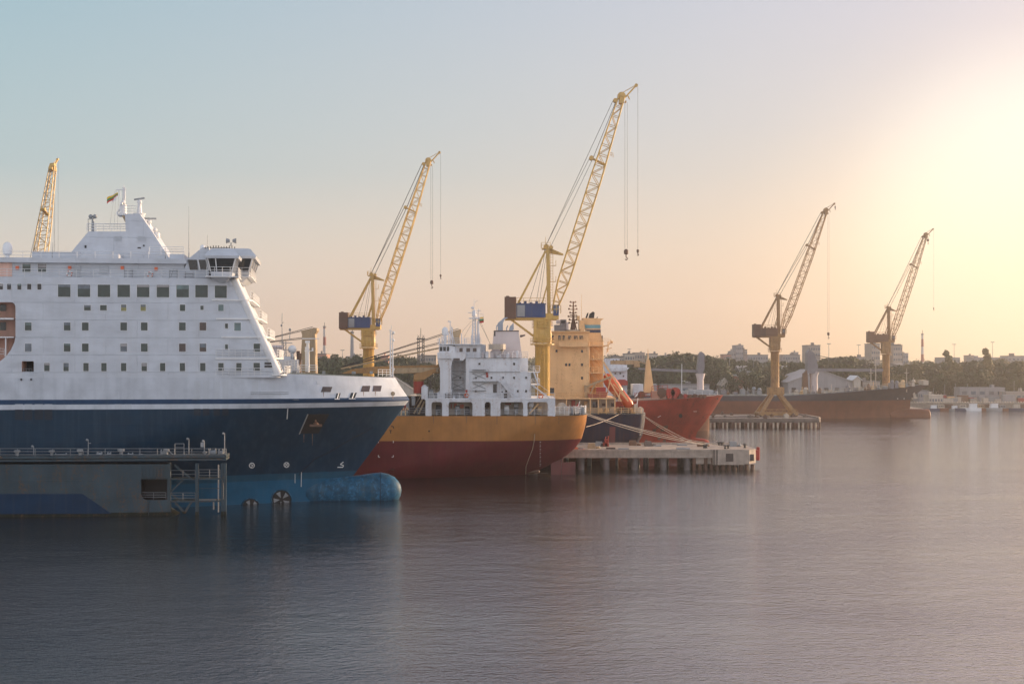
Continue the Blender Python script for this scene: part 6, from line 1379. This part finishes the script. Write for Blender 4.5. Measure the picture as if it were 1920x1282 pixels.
def sky_y(px):
    tab = [(440,668),(500,664),(560,668),(600,672),(618,663),(640,669),(660,668),(680,664),(720,670),(745,667),(775,672),(800,678),(835,676),(1150,680),(1205,676),(1240,668),(1262,660),(1300,663),(1330,668),(1370,670),(1400,674),(1430,679),(1480,676),(1510,678),(1550,672),(1580,666),(1612,671),(1640,683),(1700,681),(1745,676),(1780,678),(1820,676),(1850,671),(1900,676),(1990,676)]
    for a, b in zip(tab, tab[1:]):
        if a[0] <= px <= b[0]: return a[1]+(b[1]-a[1])*(px-a[0])/(b[0]-a[0])
    return 674
protos = [tree_proto(i, 'leaf') for i in range(6)] + [tree_proto(20+i, 'leaf_olive_backlit') for i in range(3)]; pop = tree_proto(40, 'leaf_olive_backlit', True)
rt = random.Random(21); first = set()
def place_tree(pr, x, Y, z, h, wd, label, group):
    key = pr.name
    if key not in first: first.add(key); o = pr; o.location = (x, Y, z); o.rotation_euler = (0,0,rt.uniform(0,6.28))
    else: o = dup(pr, (x, Y, z), rt.uniform(0,6.28))
    o.scale = (h*wd, h*wd, h); tag(o, label, 'tree', group)
def zone(px):
    if px < 600: return 'dark green tree at the left end of the far tree line', 'trees behind the ferry bow left of the chimneys'
    if px < 690: return 'dark green tree standing between the two chimneys', 'trees between the chimneys'
    if px < 850: return 'dark green tree in the belt between the yellow crane and the white deckhouse', 'trees left of the white deckhouse'
    if px < 1225: return 'green tree beyond the tan derrick boom', 'trees behind the tan derrick boom'
    if px < 1345: return 'tall sunlit tree in the wooded bank above the red bow', 'trees above the red bow'
    if px < 1445: return 'olive green tree left of the portal crane column', 'trees left of the portal crane'
    if px < 1640: return 'hazy olive tree between the portal crane and the farthest crane', 'trees between the two right cranes'
    return 'pale hazy tree on the far shore right of the farthest crane', 'hazy trees at the right'
for a, b, n, Y0, Y1, low in ((430,850,34,600,700,0),(1140,1350,26,600,690,0),(1350,1640,34,610,730,0),(1640,1990,34,620,740,0),(1190,1470,22,594,610,22),(1600,1960,20,594,612,26),(600,840,12,594,604,14)):
    for i in range(n):
        px = a+(b-a)*(i+rt.random())/n; Y = rt.uniform(Y0, Y1); s = Y/F
        yt = sky_y(px)+low*rt.uniform(.5,1.2)+rt.uniform(-1.5,5); h = H-(yt-HZ)*s-2.6
        lb, gr = zone(px)
        if low: lb = lb.replace('tree', 'lower tree', 1); gr = 'lower ' + gr
        place_tree(rt.choice(protos[:6] if px < 1420 else protos), (px-960)*s, Y, 2.55, h/.97, rt.uniform(.75,1.1), lb, gr)
for px, yt, Y, lb in ((1780,661,640,'slim poplar standing above the hazy trees under the floodlight mast'),(1851,657,640,'taller slim poplar near the right edge of the skyline')):
    s = Y/F; place_tree(pop, (px-960)*s, Y, 2.55, H-(yt-HZ)*s-2.6, .9, lb, None)
# the wooded ridge far behind: one mass
def woods():
    rnd = random.Random(8); mb = MB()
    for i in range(1500):
        px = rnd.uniform(380, 2000); Y = rnd.uniform(830, 1400); x = (px-960)*Y/F
        hit = HB.ray_cast(Vector((x, Y, 200)), Vector((0,0,-1)))[0]
        if hit is None: continue
        R0 = rnd.uniform(3, 6)
        for k in range(42):
            d = Vector((rnd.gauss(0,1), rnd.gauss(0,1), rnd.gauss(0,1))).normalized(); q = hit+Vector((0,0,R0*.7))+d*R0*rnd.random()**.4; s = rnd.uniform(.5,1.0)
            u = d.orthogonal().normalized(); w = d.cross(u); mb.add([q-u*s-w*s, q+u*s-w*s*.7, q+u*s*.8+w*s, q-u*s*.9+w*s], [(0,1,2,3)])
    me = bpy.data.meshes.new('woodland'); me.from_pydata(mb.v, [], mb.f); me.materials.append(M['leaf']); o = bpy.data.objects.new('woodland', me); COL.objects.link(o); tag(o, kind='stuff')
woods()
